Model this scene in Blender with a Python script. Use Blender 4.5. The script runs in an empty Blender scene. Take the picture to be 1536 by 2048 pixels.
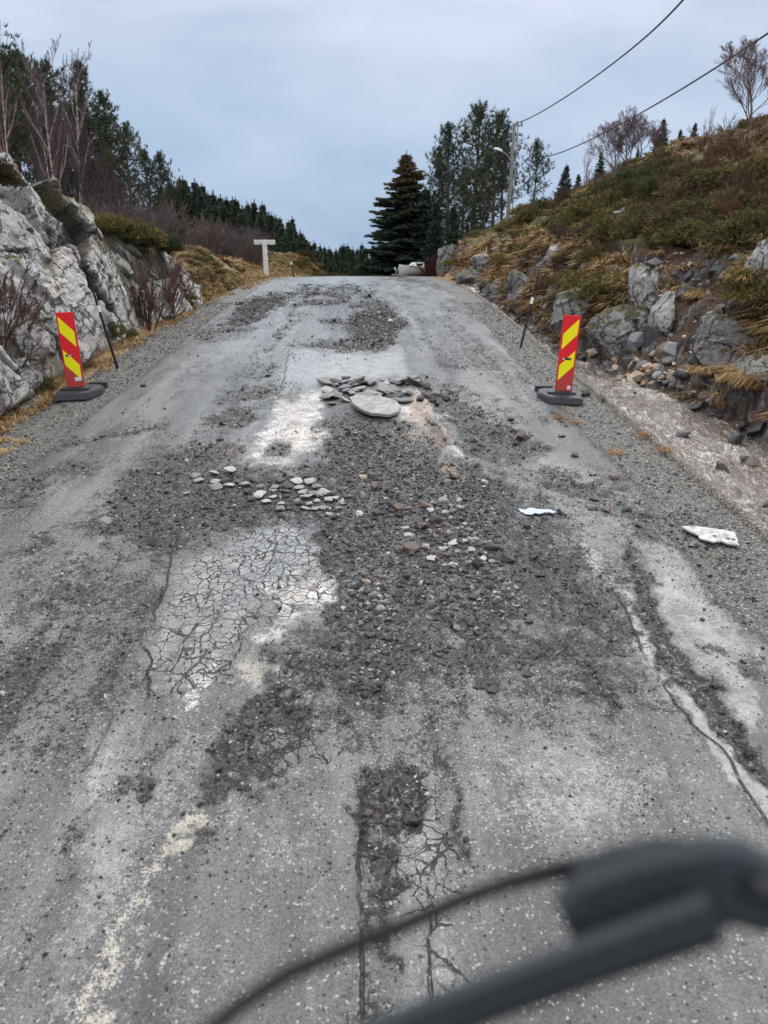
import bpy, bmesh, math, random
import numpy as np
from mathutils import Vector, Matrix
R_ = math.radians
S = bpy.context.scene
# ------------------------------------------------------------ camera
CAM = np.array([0.0, 0.0, 2.5]); PITCH = R_(20.4); YAW = R_(1.52); FPX = 1490.0
cam_d = bpy.data.cameras.new("camera"); cam = bpy.data.objects.new("camera", cam_d)
S.collection.objects.link(cam); S.camera = cam
cam_d.sensor_fit = 'VERTICAL'; cam_d.angle_y = 2*math.atan(1024/FPX)
cam.location = CAM; cam.rotation_euler = (math.pi/2-PITCH, 0, -YAW)
cam_d.clip_start = 0.05; cam_d.clip_end = 3000
cam_d.dof.use_dof = True; cam_d.dof.focus_distance = 6.5
cam_d.dof.aperture_fstop = (cam_d.lens/1000)/0.0085
# ------------------------------------------------------------ sky and sun
W = bpy.data.worlds.new("World"); S.world = W; W.use_nodes = True
SUN_EL, SUN_AZ = R_(52), R_(25)
def build_world():
    nt = W.node_tree; nt.nodes.clear(); N = nt.nodes.new; L = nt.links.new
    out = N('ShaderNodeOutputWorld'); bg = N('ShaderNodeBackground'); L(bg.outputs[0], out.inputs[0])
    sky = N('ShaderNodeTexSky'); sky.sky_type = 'NISHITA'; sky.sun_disc = False
    sky.sun_elevation = SUN_EL; sky.sun_rotation = SUN_AZ
    tc = N('ShaderNodeTexCoord'); sx = N('ShaderNodeSeparateXYZ'); L(tc.outputs['Generated'], sx.inputs[0])
    # overcast cloud deck: brighter towards the zenith, soft lilac blotches
    mp = N('ShaderNodeMapping'); mp.inputs['Scale'].default_value = (1, 1, 2.4); L(tc.outputs['Generated'], mp.inputs[0])
    nz = N('ShaderNodeTexNoise'); nz.inputs['Scale'].default_value = 4.2; nz.inputs['Detail'].default_value = 5
    nz.inputs['Roughness'].default_value = .5; nz.inputs['Distortion'].default_value = .3; L(mp.outputs[0], nz.inputs['Vector'])
    r1 = N('ShaderNodeValToRGB'); e = r1.color_ramp.elements
    e[0].position = .0; e[0].color = (3.5, 4.8, 6.6, 1); e[1].position = 1; e[1].color = (18, 18.3, 18.8, 1)
    for p, c in ((.07, (3.9, 5.1, 6.8)), (.14, (4.4, 5.5, 7.0)), (.24, (5.4, 6.2, 7.6)), (.38, (12, 12.8, 14)), (.6, (16, 16.6, 17.4))):
        q = e.new(p); q.color = (*c, 1)
    L(sx.outputs[2], r1.inputs[0])
    r2 = N('ShaderNodeValToRGB'); e = r2.color_ramp.elements
    e[0].position = .34; e[0].color = (.86, .90, .93, 1); e[1].position = .68; e[1].color = (1.20, 1.12, 1.10, 1)
    L(nz.outputs['Fac'], r2.inputs[0])
    mul = N('ShaderNodeMix'); mul.data_type = 'RGBA'; mul.blend_type = 'MULTIPLY'; mul.inputs[0].default_value = 1
    L(r1.outputs[0], mul.inputs[6]); L(r2.outputs[0], mul.inputs[7])
    mx = N('ShaderNodeMix'); mx.data_type = 'RGBA'; mx.inputs[0].default_value = .93
    L(sky.outputs[0], mx.inputs[6]); L(mul.outputs[2], mx.inputs[7])
    L(mx.outputs[2], bg.inputs[0]); bg.inputs[1].default_value = 0.10
build_world()
sd = bpy.data.lights.new("sun", 'SUN'); sun = bpy.data.objects.new("sun", sd); S.collection.objects.link(sun)
sd.energy = 1.3; sd.angle = R_(18); sd.color = (1, .96, .9)
sun.rotation_euler = (math.pi/2-SUN_EL, 0, math.pi-SUN_AZ)
S.view_settings.view_transform = 'Standard'; S.view_settings.look = 'None'
S.view_settings.exposure = 0.18; S.view_settings.gamma = 1.0
S.cycles.max_bounces = 6; S.cycles.transparent_max_bounces = 4
rng = np.random.default_rng(7); random.seed(7)

# ------------------------------------------------------------ maths helpers
_cy, _sy, _cp, _sp = math.cos(YAW), math.sin(YAW), math.cos(PITCH), math.sin(PITCH)
FWD = np.array([_sy*_cp, _cy*_cp, -_sp]); RT = np.array([_cy, -_sy, 0.0]); UP = np.cross(RT, FWD)
def proj(x, y, z):
    d = np.stack([x-CAM[0], y-CAM[1], z-CAM[2]], -1); f = d@FWD
    f = np.where(np.abs(f) < 1e-6, 1e-6, f)
    return 768+FPX*(d@RT)/f, 1024-FPX*(d@UP)/f, f
def ray(px, py):
    return FWD*FPX + RT*(px-768) + UP*(1024-py)
def at(px, py, Y):
    d = ray(px, py); return CAM + d*(Y/d[1])
def sstep(a, b, x):
    t = np.clip((x-a)/(b-a), 0, 1); return t*t*(3-2*t)
def _h(ix, iy, iz, s):
    n = (ix*374761393 + iy*668265263 + iz*2147483647 + s*1274126177) & 0xffffffff
    n = ((n ^ (n >> 13))*1274126177) & 0xffffffff
    return ((n ^ (n >> 16)) & 0xffff)/65535.0
def vnoise(x, y, s=0, z=None):
    x = np.asarray(x, float); y = np.asarray(y, float); z = np.zeros_like(x) if z is None else z
    xi, yi, zi = np.floor(x).astype(np.int64), np.floor(y).astype(np.int64), np.floor(z).astype(np.int64)
    u, v, w = x-xi, y-yi, z-zi; u = u*u*(3-2*u); v = v*v*(3-2*v); w = w*w*(3-2*w)
    def c(a, b, k): return _h(xi+a, yi+b, zi+k, s)
    def pl(k): return (c(0,0,k)*(1-u)+c(1,0,k)*u)*(1-v) + (c(0,1,k)*(1-u)+c(1,1,k)*u)*v
    return pl(0)*(1-w)+pl(1)*w if np.any(w) else pl(0)
def fbm(x, y, o=4, s=0, z=None):
    a, t, n = 1.0, 0.0, 0.0
    for i in range(o):
        t = t + a*vnoise(x*2**i, y*2**i, s+i*17, None if z is None else z*2**i); n += a; a *= .5
    return t/n - .5
def worley(p, cell=1.0, s=0):
    """p (n,2): F1, F2, and vector to the nearest seed and its hash id"""
    q = p/cell; b = np.floor(q).astype(np.int64)
    F1 = np.full(len(p), 9.0); F2 = F1.copy(); dv = np.zeros_like(q); hid = np.zeros(len(p)); hid2 = hid.copy(); hid3 = hid.copy()
    for i in (-1, 0, 1):
        for j in (-1, 0, 1):
            cx, cy = b[:, 0]+i, b[:, 1]+j; z = np.zeros_like(cx)
            sx = cx+.1+.8*_h(cx, cy, z, s); sy = cy+.1+.8*_h(cx, cy, z, s+5)
            d = np.hypot(q[:, 0]-sx, q[:, 1]-sy); m = d < F1
            F2 = np.where(m, F1, np.minimum(F2, d)); F1 = np.where(m, d, F1)
            dv[m, 0] = (q[:, 0]-sx)[m]; dv[m, 1] = (q[:, 1]-sy)[m]
            hid[m] = _h(cx, cy, z, s+9)[m]; hid2[m] = _h(cx, cy, z, s+21)[m]; hid3[m] = _h(cx, cy, z, s+33)[m]
    return F1, F2, dv*cell, hid, hid2, hid3

# ------------------------------------------------------------ terrain shape
def Rz(y):
    y = np.asarray(y, float)
    t = np.clip(y-16, 0, 24); u = np.clip(y-40, 0, 60)
    z = .0454*np.minimum(y, 40) - .00234*t*t
    return z - .067*u - .0004*u*u
def Cx(y):            # centre line bends right behind the crest
    t = np.clip(np.asarray(y, float)-42, 0, 200); return .0014*t*t
LY = [-12, 4, 8.8, 10, 12.5, 13.5, 14.5, 15.5, 19, 20.5, 26, 33, 36, 44, 48, 53, 58, 100]
LF = [4.8, 4.8, 4.6, 4.6, 4.6, 4.6, 4.5, 4.5, 4.3, 4.2, 4.0, 3.9, 3.8, 3.4, 2.2, 2.6, 9, 14]
LT = [6.5, 6.2, 5.5, 5.3, 5.65, 5.6, 5.55, 5.5, 4.95, 5.2, 5.3, 5.0, 4.9, 5.2, 3.9, 4.3, 14, 22]
LZ = [3.7, 3.6, 3.5, 3.4, 3.35, 3.2, 2.95, 2.65, 2.15, 1.95, 1.95, 1.35, 1.0, 1.1, 1.25, 1.1, .2, -3]
RY = [-12, 4, 10, 12, 15, 18, 22, 25, 30, 36, 40, 46, 60, 100]
RW = [5.4, 5.4, 5.2, 4.8, 4.4, 4.1, 3.8, 3.6, 3.3, 3.5, 4.6, 6.4, 8.0, 9.0]
def H(x, y, detail=True):
    x = np.asarray(x, float); y = np.asarray(y, float); x, y = np.broadcast_arrays(x, y)
    r = Rz(y); xr = x-Cx(y); a = -xr
    f = np.interp(y, LY, LF); t = np.interp(y, LY, LT); zt = np.interp(y, LY, LZ)
    zl = r + (zt-r)*sstep(f-.1, t, a) + .10*np.clip(a-t, 0, 14) + .02*np.clip(a-t-14, 0, 60)
    zl = zl - .06*np.exp(-((a-f+.15)/.25)**2)
    w = np.interp(y, RY, RW)
    rb = np.where(y > 30, np.maximum(r, .93), r)
    k = np.interp(y, [0, 30, 60, 100], [1, 1, .62, .45])
    cd = np.interp(y, [0, 19, 27], [.62, .55, .05])
    dw = xr-w
    hill = .9*sstep(0, 1.0, dw) + .49*np.clip(dw-.7, 0, 7.6)*k + .16*np.clip(dw-8.3, 0, 80)*k
    zr = r + (rb-r)*sstep(0, .8, dw) + hill
    ch = cd*sstep(3.25, 3.6, xr)*(1-sstep(-.1, .55, dw))
    zr = zr - ch
    z = np.where(xr < 0, zl, zr)
    if detail:
        m = sstep(.3, 1.4, a-f)*.6 + sstep(.1, 1.3, dw)
        n = .62*fbm(x*.45, y*.45, 3, 3) + .5*fbm(x*1.4, y*1.4, 3, 9) + .12*fbm(x*5, y*5, 2, 13)
        z = z + m*n*1.25 + (sstep(3.5, 4.4, a)+sstep(3.0, 3.3, xr))*.05*fbm(x*3, y*3, 3, 5)
    band = sstep(-.1, .25, dw)*(1-sstep(1.8, 3.2, dw))*sstep(34, 28, y)
    if detail and np.any(band > 0):
        sh = x.shape; p = np.stack([(x*.9+z*.8+.1*fbm(x*2, y*2, 2, 41)).ravel(), (y*.75+.3*z).ravel()], -1); t = np.zeros(len(p))
        for cell, amp, tl, s in ((.95, .34, .5, 61), (.42, .15, .5, 62)):
            F1, F2, dv, h1, h2, h3 = worley(p, cell, s); t += amp*(h1-.5)+tl*((h2-.5)*dv[:, 0]+(h3-.5)*dv[:, 1])-amp*.5*np.exp(-((F2-F1)/.05)**2)
        z = z+band*t.reshape(sh)
    return z
def hit(px, py, y0=1.5, y1=120, base=True):
    """walk the line of sight through a photo pixel down to the ground: a world point"""
    d = ray(px, py); Y = np.geomspace(y0, y1, 1600); P = CAM + d[None]*(Y/d[1])[:, None]
    m = P[:, 2] <= H(P[:, 0], P[:, 1]); i = int(np.argmax(m)) if m.any() else len(Y)-1
    return P[i]

# ------------------------------------------------------------ object helpers
COL = S.collection
def meta(o, label=None, cat=None, group=None, kind=None):
    if label: o['label'] = label
    if cat: o['category'] = cat
    if group: o['group'] = group
    if kind: o['kind'] = kind
    return o
def mesh_np(name, V, Fs, mat=None, smooth=False, col=None, attrs=None, uvcol=None):
    """V (n,3); Fs list of (k,m) index arrays; col (n,3) point colours"""
    me = bpy.data.meshes.new(name); V = np.asarray(V, np.float32)
    Fs = [np.asarray(f, np.int32) for f in Fs if len(f)]
    me.vertices.add(len(V)); me.vertices.foreach_set('co', V.ravel())
    nl = sum(f.size for f in Fs); nf = sum(len(f) for f in Fs)
    me.loops.add(nl); me.loops.foreach_set('vertex_index', np.concatenate([f.ravel() for f in Fs]))
    me.polygons.add(nf)
    tot = np.concatenate([np.full(len(f), f.shape[1], np.int32) for f in Fs])
    me.polygons.foreach_set('loop_start', np.concatenate([[0], np.cumsum(tot)[:-1]]).astype(np.int32))
    me.polygons.foreach_set('loop_total', tot)
    me.polygons.foreach_set('use_smooth', np.full(nf, bool(smooth)))
    if col is not None:
        ca = me.color_attributes.new('Col', 'FLOAT_COLOR', 'POINT')
        c4 = np.ones((len(V), 4), np.float32); c4[:, :3] = col; ca.data.foreach_set('color', c4.ravel())
    for k, v in (attrs or {}).items():
        at_ = me.attributes.new(k, 'FLOAT', 'POINT'); at_.data.foreach_set('value', np.asarray(v, np.float32))
    me.update(calc_edges=True); me.validate()
    if mat: me.materials.append(mat)
    return me
def link(name, me, parent=None, loc=None):
    o = bpy.data.objects.new(name, me); COL.objects.link(o)
    if parent: o.parent = parent
    if loc is not None: o.location = [float(v) for v in loc]
    return o
def empty(name, loc, rz=0):
    o = link(name, None, None, loc); o.rotation_euler = (0, 0, rz); o.empty_display_size = .2; return o
def copy_tree(o, parent=None):
    c = o.copy(); COL.objects.link(c); c.parent = parent
    for ch in list(o.children): copy_tree(ch, c)
    return c
def bm_mesh(name, bm, mat, parent=None, smooth=False):
    me = bpy.data.meshes.new(name); bm.to_mesh(me); bm.free()
    for p in me.polygons: p.use_smooth = smooth
    if mat: me.materials.append(mat)
    return link(name, me, parent)
def bm_prism(bm, pts, z0, z1, M=None):
    """extrude a list of (x,y) points between z0 and z1"""
    lo = [bm.verts.new((x, y, z0)) for x, y in pts]; hi = [bm.verts.new((x, y, z1)) for x, y in pts]
    n = len(pts); fs = [bm.faces.new(lo[::-1]), bm.faces.new(hi)]
    for i in range(n): fs.append(bm.faces.new((lo[i], lo[(i+1) % n], hi[(i+1) % n], hi[i])))
    if M is not None: bmesh.ops.transform(bm, matrix=M, verts=lo+hi)
    bmesh.ops.recalc_face_normals(bm, faces=fs)
    return lo+hi
def bm_box(bm, x0, x1, y0, y1, z0, z1, M=None):
    return bm_prism(bm, [(x0, y0), (x1, y0), (x1, y1), (x0, y1)], z0, z1, M)
def bevel(bm, w, seg=2):
    bmesh.ops.bevel(bm, geom=list(bm.edges), offset=w, segments=seg, affect='EDGES', clamp_overlap=True)
def tube(P, r, n=5, cap=False):
    """tube along points P with radii r: verts, quads"""
    P = np.asarray(P, float); r = np.broadcast_to(np.asarray(r, float), (len(P),))
    T = np.gradient(P, axis=0); T /= np.linalg.norm(T, axis=1)[:, None]+1e-9
    a = np.array([0, 0, 1.0]) if abs(T[0, 2]) < .8 else np.array([1.0, 0, 0])
    U = np.cross(T, a); U /= np.linalg.norm(U, axis=1)[:, None]+1e-9; Wv = np.cross(T, U)
    th = np.arange(n)*2*np.pi/n
    V = P[:, None] + r[:, None, None]*(np.cos(th)[None, :, None]*U[:, None] + np.sin(th)[None, :, None]*Wv[:, None])
    V = V.reshape(-1, 3); F = []
    for i in range(len(P)-1):
        for j in range(n):
            F.append((i*n+j, i*n+(j+1) % n, (i+1)*n+(j+1) % n, (i+1)*n+j))
    return V, np.array(F)
class Acc:
    """collects vertex/face/colour arrays into one mesh"""
    def __init__(s): s.V, s.F3, s.F4, s.C, s.n = [], [], [], [], 0
    def add(s, V, F, c=None):
        V = np.asarray(V, float); F = np.asarray(F)
        (s.F3 if F.shape[1] == 3 else s.F4).append(F+s.n); s.V.append(V); s.n += len(V)
        s.C.append(np.broadcast_to(np.asarray((1, 1, 1) if c is None else c, float), (len(V), 3)))
    def mesh(s, name, mat, smooth=False):
        Fs = []
        if s.F3: Fs.append(np.concatenate(s.F3))
        if s.F4: Fs.append(np.concatenate(s.F4))
        return mesh_np(name, np.concatenate(s.V), Fs, mat, smooth, np.concatenate(s.C))

# ------------------------------------------------------------ materials
class NT:
    def __init__(s, name):
        s.m = bpy.data.materials.new(name); s.m.use_nodes = True; s.t = s.m.node_tree; s.t.nodes.clear()
        s.out = s.t.nodes.new('ShaderNodeOutputMaterial'); s.b = s.t.nodes.new('ShaderNodeBsdfPrincipled')
        s.t.links.new(s.b.outputs[0], s.out.inputs[0]); s._tc = None
    def N(s, k): return s.t.nodes.new(k)
    def put(s, i, v):
        if isinstance(v, bpy.types.NodeSocket): s.t.links.new(v, i)
        elif isinstance(v, (tuple, list)): i.default_value = (*v, 1) if len(v) == 3 and len(i.default_value) == 4 else v
        else: i.default_value = v
    def P(s):
        if not s._tc: s._tc = s.N('ShaderNodeTexCoord')
        return s._tc.outputs['Object']
    def map(s, v, sc=(1, 1, 1), rot=(0, 0, 0), loc=(0, 0, 0)):
        n = s.N('ShaderNodeMapping'); s.put(n.inputs[0], v); n.inputs['Scale'].default_value = sc
        n.inputs['Rotation'].default_value = rot; n.inputs['Location'].default_value = loc; return n.outputs[0]
    def noise(s, scale, det=4, rough=.55, vec=None, dist=0, col=False):
        n = s.N('ShaderNodeTexNoise'); s.put(n.inputs['Vector'], vec or s.P()); n.inputs['Scale'].default_value = scale
        n.inputs['Detail'].default_value = det; n.inputs['Roughness'].default_value = rough; n.inputs['Distortion'].default_value = dist
        return n.outputs['Color' if col else 'Fac']
    def vor(s, scale, feat='F1', vec=None, out='Distance', rnd=1):
        n = s.N('ShaderNodeTexVoronoi'); n.feature = feat; s.put(n.inputs['Vector'], vec or s.P())
        n.inputs['Scale'].default_value = scale; n.inputs['Randomness'].default_value = rnd; return n.outputs[out]
    def ma(s, op, a, b=0, c=0, clamp=False):
        n = s.N('ShaderNodeMath'); n.operation = op; s.put(n.inputs[0], a); s.put(n.inputs[1], b); s.put(n.inputs[2], c)
        n.use_clamp = clamp; return n.outputs[0]
    def add(s, a, b): return s.ma('ADD', a, b)
    def sub(s, a, b): return s.ma('SUBTRACT', a, b)
    def mul(s, a, b): return s.ma('MULTIPLY', a, b)
    def rng(s, v, a, b, c=0, d=1, smooth=True):
        n = s.N('ShaderNodeMapRange'); n.interpolation_type = 'SMOOTHSTEP' if smooth else 'LINEAR'
        s.put(n.inputs[0], v)
        for i, q in enumerate((a, b, c, d)): s.put(n.inputs[i+1], q)
        return n.outputs[0]
    def mix(s, f, a, b, blend='MIX'):
        n = s.N('ShaderNodeMix'); n.data_type = 'RGBA'; n.blend_type = blend; s.put(n.inputs[0], f); s.put(n.inputs[6], a); s.put(n.inputs[7], b)
        return n.outputs[2]
    def ramp(s, f, stops, const=False):
        n = s.N('ShaderNodeValToRGB'); s.put(n.inputs[0], f); e = n.color_ramp.elements
        if const: n.color_ramp.interpolation = 'CONSTANT'
        e[0].position, e[0].color = stops[0][0], (*stops[0][1], 1); e[1].position, e[1].color = stops[-1][0], (*stops[-1][1], 1)
        for p, c in stops[1:-1]: q = e.new(p); q.color = (*c, 1)
        return n.outputs[0]
    def attr(s, name, out='Fac'):
        n = s.N('ShaderNodeAttribute'); n.attribute_name = name; return n.outputs[out]
    def sep(s, v):
        n = s.N('ShaderNodeSeparateXYZ'); s.put(n.inputs[0], v); return n.outputs
    def objrand(s): return s.N('ShaderNodeObjectInfo').outputs['Random']
    def normal(s): return s.N('ShaderNodeNewGeometry').outputs['Normal']
    def bump(s, h, st=.5, d=.02, nrm=None):
        n = s.N('ShaderNodeBump'); s.put(n.inputs['Height'], h); n.inputs['Strength'].default_value = st; n.inputs['Distance'].default_value = d
        if nrm: s.put(n.inputs['Normal'], nrm)
        return n.outputs[0]
    def fin(s, col, rough=.8, bump=None, spec=.5, **k):
        s.put(s.b.inputs['Base Color'], col); s.put(s.b.inputs['Roughness'], rough); s.put(s.b.inputs['Specular IOR Level'], spec)
        if bump: s.put(s.b.inputs['Normal'], bump)
        for a, v in k.items(): s.put(s.b.inputs[a.replace('_', ' ')], v)
        return s.m
def plain(name, c, rough=.6, var=.12, sc=12, spec=.5, bump=.15, metal=0):
    n = NT(name); q = n.noise(sc, 5, .6)
    col = n.mix(n.rng(q, .3, .7), tuple(v*(1-var) for v in c), tuple(min(1, v*(1+var)) for v in c))
    return n.fin(col, n.rng(q, .2, .8, rough*.85, min(1, rough*1.15)), n.bump(n.noise(sc*6, 4), bump, .004), spec, Metallic=metal)
def vcol(name, rough=.85, spec=.3, var=.25, tr=0, hue=True):
    """material for vegetation: point colours, varied a little per object"""
    n = NT(name); c = n.attr('Col', 'Color'); r = n.objrand()
    c = n.mix(1, c, n.mix(r, (1-var, 1-var*.8, 1-var*.6), (1+var, 1+var*.7, 1+var*.4)), 'MULTIPLY')
    return n.fin(c, rough, None, spec)
# ============================================================ ROAD
def seg_dist(px, py, pts, closed):
    d = np.full(px.shape, 1e9); n = len(pts)
    for i in range(n if closed else n-1):
        (x0, y0), (x1, y1) = pts[i], pts[(i+1) % n]; dx, dy = x1-x0, y1-y0
        t = np.clip(((px-x0)*dx+(py-y0)*dy)/(dx*dx+dy*dy+1e-9), 0, 1)
        d = np.minimum(d, np.hypot(px-x0-t*dx, py-y0-t*dy))
    return d
def inside(px, py, pts):
    c = np.zeros(px.shape, bool); n = len(pts)
    for i in range(n):
        (x0, y0), (x1, y1) = pts[i], pts[(i+1) % n]
        if y0 == y1: continue
        c ^= ((y0 > py) != (y1 > py)) & (px < (x1-x0)*(py-y0)/(y1-y0)+x0)
    return c
def paint(A, px, py, pts, feather, s=1.0, poly=True, r=0, mode='max'):
    xs = [p[0] for p in pts]; ys = [p[1] for p in pts]; g = feather*1.8+r+2
    m = (px > min(xs)-g) & (px < max(xs)+g) & (py > min(ys)-g) & (py < max(ys)+g)
    if not m.any(): return
    a, b = px[m], py[m]; d = seg_dist(a, b, pts, poly)
    if poly: sd_ = np.where(inside(a, b, pts), d, -d)
    else: sd_ = r-d
    v = np.clip(.5+sd_/(3.4*feather), 0, 1)*abs(s)
    A[m] = np.maximum(A[m], v) if s > 0 else A[m]*(1-v)
# wear patterns of the surface, measured on the picture and laid out on the ground plane
GRAV = [
 (.42, 60, [(560,1250),(700,1180),(1000,1200),(1260,1250),(1400,1400),(1250,1480),(1000,1440),(700,1450),(520,1400)]),
 (.34, 60, [(0,1150),(150,1060),(330,1130),(270,1400),(130,1600),(0,1650)]), (.36, 50, [(900,1000),(1100,1030),(1250,1200),(1350,1400),(1150,1350),(950,1150)]),
 (.3, 40, [(700,1400),(900,1380),(900,1560),(720,1500)]),
 (1.0, 16, [(655,855),(700,835),(800,845),(840,885),(880,930),(950,940),(1000,980),(1040,1060),(1060,1150),(1080,1210),(1060,1250),(960,1260),(930,1310),(820,1220),(790,1260),(800,1340),(760,1395),(690,1400),(655,1330),(665,1200),(655,1080),(660,960),(640,930)]),
 (.5, 26, [(960,925),(1040,960),(1110,1000),(1190,1075),(1225,1130),(1250,1190),(1290,1270),(1335,1345),(1345,1400),(1250,1380),(1120,1300),(1040,1230),(1000,1050)]),
 (.6, 25, [(180,1060),(235,985),(300,915),(400,880),(470,870),(500,900),(470,935),(420,960),(520,1000),(520,1030),(480,1065),(420,1080),(345,1110),(320,1130),(260,1090),(190,1080)]),
 (.75, 18, [(380,960),(460,935),(560,925),(650,920),(680,980),(690,1050),(640,1030),(540,1020),(470,1000)]),
 (.8, 25, [(835,775),(900,770),(960,810),(1040,860),(1080,895),(1030,930),(960,900),(920,880),(890,840)]),
 (.5, 25, [(1000,900),(1100,930),(1250,965),(1340,1010),(1440,1040),(1536,1110),(1536,1200),(1420,1150),(1300,1080),(1180,1040),(1060,990)]),
 (.85, 15, [(700,1500),(740,1465),(790,1480),(830,1500),(800,1560),(760,1580),(722,1640),(715,1700),(705,1850),(690,1780),(685,1700),(690,1560)]),
 (.75, 18, [(480,1420),(545,1360),(600,1390),(560,1450),(550,1540),(500,1560),(455,1580),(480,1500)]),
 (.7, 20, [(190,1345),(215,1315),(245,1325),(235,1370),(195,1420),(170,1400)]),
 (.55, 25, [(245,1560),(290,1510),(350,1490),(335,1560),(270,1600)]),
 (.6, 14, [(1440,1320),(1480,1310),(1536,1330),(1536,1370),(1480,1350)]),
 (.6, 10, [(90,955),(150,935),(205,935),(170,952),(110,965)]),
 (.5, 14, [(20,1100),(60,1065),(110,1060),(80,1095),(40,1115)]),
 (.5, 14, [(0,1000),(60,985),(120,975),(60,1010),(0,1030)]),
 (.9, 8, [(1255,1085),(1285,1130),(1305,1190),(1350,1280),(1400,1370),(1460,1430),(1536,1495),(1536,1560),(1480,1505),(1420,1445),(1360,1375),(1310,1285),(1275,1195),(1255,1130)]),
 (.65, 22, [(1380,1150),(1450,1200),(1536,1260),(1536,1200),(1440,1140)]),
 (.6, 30, [(1080,1300),(1150,1270),(1240,1370),(1260,1430),(1180,1420)]),
 (.5, 15, [(360,1780),(380,1740),(440,1700),(470,1640),(440,1640),(400,1690)]),
 (.9, 7, [(450,640),(478,603),(540,585),(592,588),(560,612),(500,650),(440,655)]),
 (.6, 10, [(380,660),(450,640),(510,650),(480,670),(400,680)]),
 (.95, 7, [(690,655),(700,625),(760,605),(790,622),(812,650),(790,680),(745,700),(700,690)]),
 (.85, 6, [(590,690),(640,680),(700,683),(780,685),(740,697),(640,697)]),
 (.5, 14, [(470,770),(530,760),(560,775),(520,830),(440,860),(400,850)]),
]
GRAV_L = [(.7, 6, 5, [(700,612),(760,604),(790,630)]), (.6, 5, 5, [(640,640),(700,650),(690,672)]), (.6, 5, 5, [(655,580),(700,575),(745,585)]), (.5, 7, 6, [(430,900),(520,780),(545,700),(600,600),(650,570)]), (.45, 14, 14, [(0,1500),(150,1250),(260,1080)]), (.4, 16, 14, [(60,1900),(200,1650),(330,1480)]), (.38, 7, 6, [(545,640),(600,600),(650,570)]), (.38, 8, 7, [(800,600),(860,680),(900,740)]), (.34, 9, 9, [(470,760),(560,680),(610,620)]), (.36, 8, 8, [(880,610),(960,700),(1040,790),(1120,880)]), (.32, 8, 8, [(1010,720),(1110,820),(1200,900)]), (.4, 8, 7, [(880,640),(930,690)]),
 (.75, 6, 5, [(600,598),(620,588),(660,586),(692,592),(690,602),(650,606),(612,604),(600,598)]),
 (.45, 10, 6, [(480,640),(560,600),(620,575)]), (.5, 8, 7, [(690,570),(745,600),(790,650)]),
 (.5, 12, 10, [(90,900),(220,870),(330,850)]),(.4, 14, 12, [(640,1230),(600,1330),(590,1440)]),
 (.6, 20, 12, [(905,1180),(930,1260),(960,1330),(1000,1380)]), (.5, 10, 8, [(860,1470),(905,1560),(890,1700)]),
 (.45, 9, 7, [(450,760),(500,750),(540,748)]), (.45, 8, 6, [(900,735),(935,737)]), (.4, 10, 8, [(990,800),(1040,850),(1060,880)]),
 (.55, 14, 9, [(0,760),(60,720)]), (.35, 16, 12, [(380,1440),(300,1520),(200,1640),(120,1800)])]
PALE = [
 (.8, 12, [(575,708),(600,690),(690,698),(800,700),(830,740),(838,768),(690,772),(600,780),(555,795),(565,745)]),
 (.55, 14, [(350,1110),(450,1085),(480,1040),(560,1030),(650,1050),(655,1150),(540,1190),(520,1250),(480,1330),(450,1385),(380,1400),(300,1400),(290,1300),(320,1220),(330,1150)]),
 (.85, 6, [(1165,1078),(1195,1080),(1240,1145),(1266,1200),(1300,1285),(1350,1375),(1410,1445),(1480,1515),(1536,1575),(1536,1680),(1450,1540),(1370,1440),(1330,1390),(1285,1300),(1262,1240),(1235,1180),(1190,1125)]),
 (.5, 9, [(1280,1082),(1330,1085),(1420,1150),(1536,1270),(1536,1490),(1460,1420),(1400,1350),(1350,1260),(1310,1180),(1292,1120)]),
 (.6, 14, [(1080,915),(1130,920),(1200,950),(1240,975),(1210,985),(1130,960),(1070,950)]),
 (.6, 10, [(1080,1060),(1115,1062),(1135,1085),(1100,1090)]),(.6, 12, [(1110,1120),(1150,1140),(1190,1200),(1160,1210),(1130,1170)]),
 (.6, 14, [(1230,960),(1300,1010),(1380,1060),(1400,1090),(1320,1060),(1240,1010)]),
 (.5, 30, [(800,1190),(860,1180),(890,1260),(900,1350),(840,1370),(810,1290)]),
 (.5, 25, [(1010,770),(1060,760),(1150,830),(1220,900),(1190,900),(1100,850)]),
 (.45, 30, [(430,560),(560,556),(760,556),(900,600),(1000,690),(900,690),(820,640),(700,590),(600,610),(540,700),(420,760),(300,800),(300,740),(420,640)]),
 (.45, 40, [(200,1450),(420,1400),(470,1440),(400,1600),(330,1750),(230,2048),(100,2048),(150,1700)]),
 (.35, 60, [(950,1320),(1200,1430),(1330,1480),(1400,1600),(1200,1700),(1000,1700),(870,1600),(860,1420)]),
 (.35, 26, [(620,1390),(700,1400),(690,1480),(640,1620),(600,1600),(600,1480)]),
 (.3, 24, [(560,1450),(630,1450),(660,1560),(640,1700),(560,1760),(520,1700),(540,1560)]),
 (.28, 16, [(725,1600),(850,1560),(850,1680),(860,1900),(860,2048),(730,2048),(720,1850)]),
]
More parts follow.
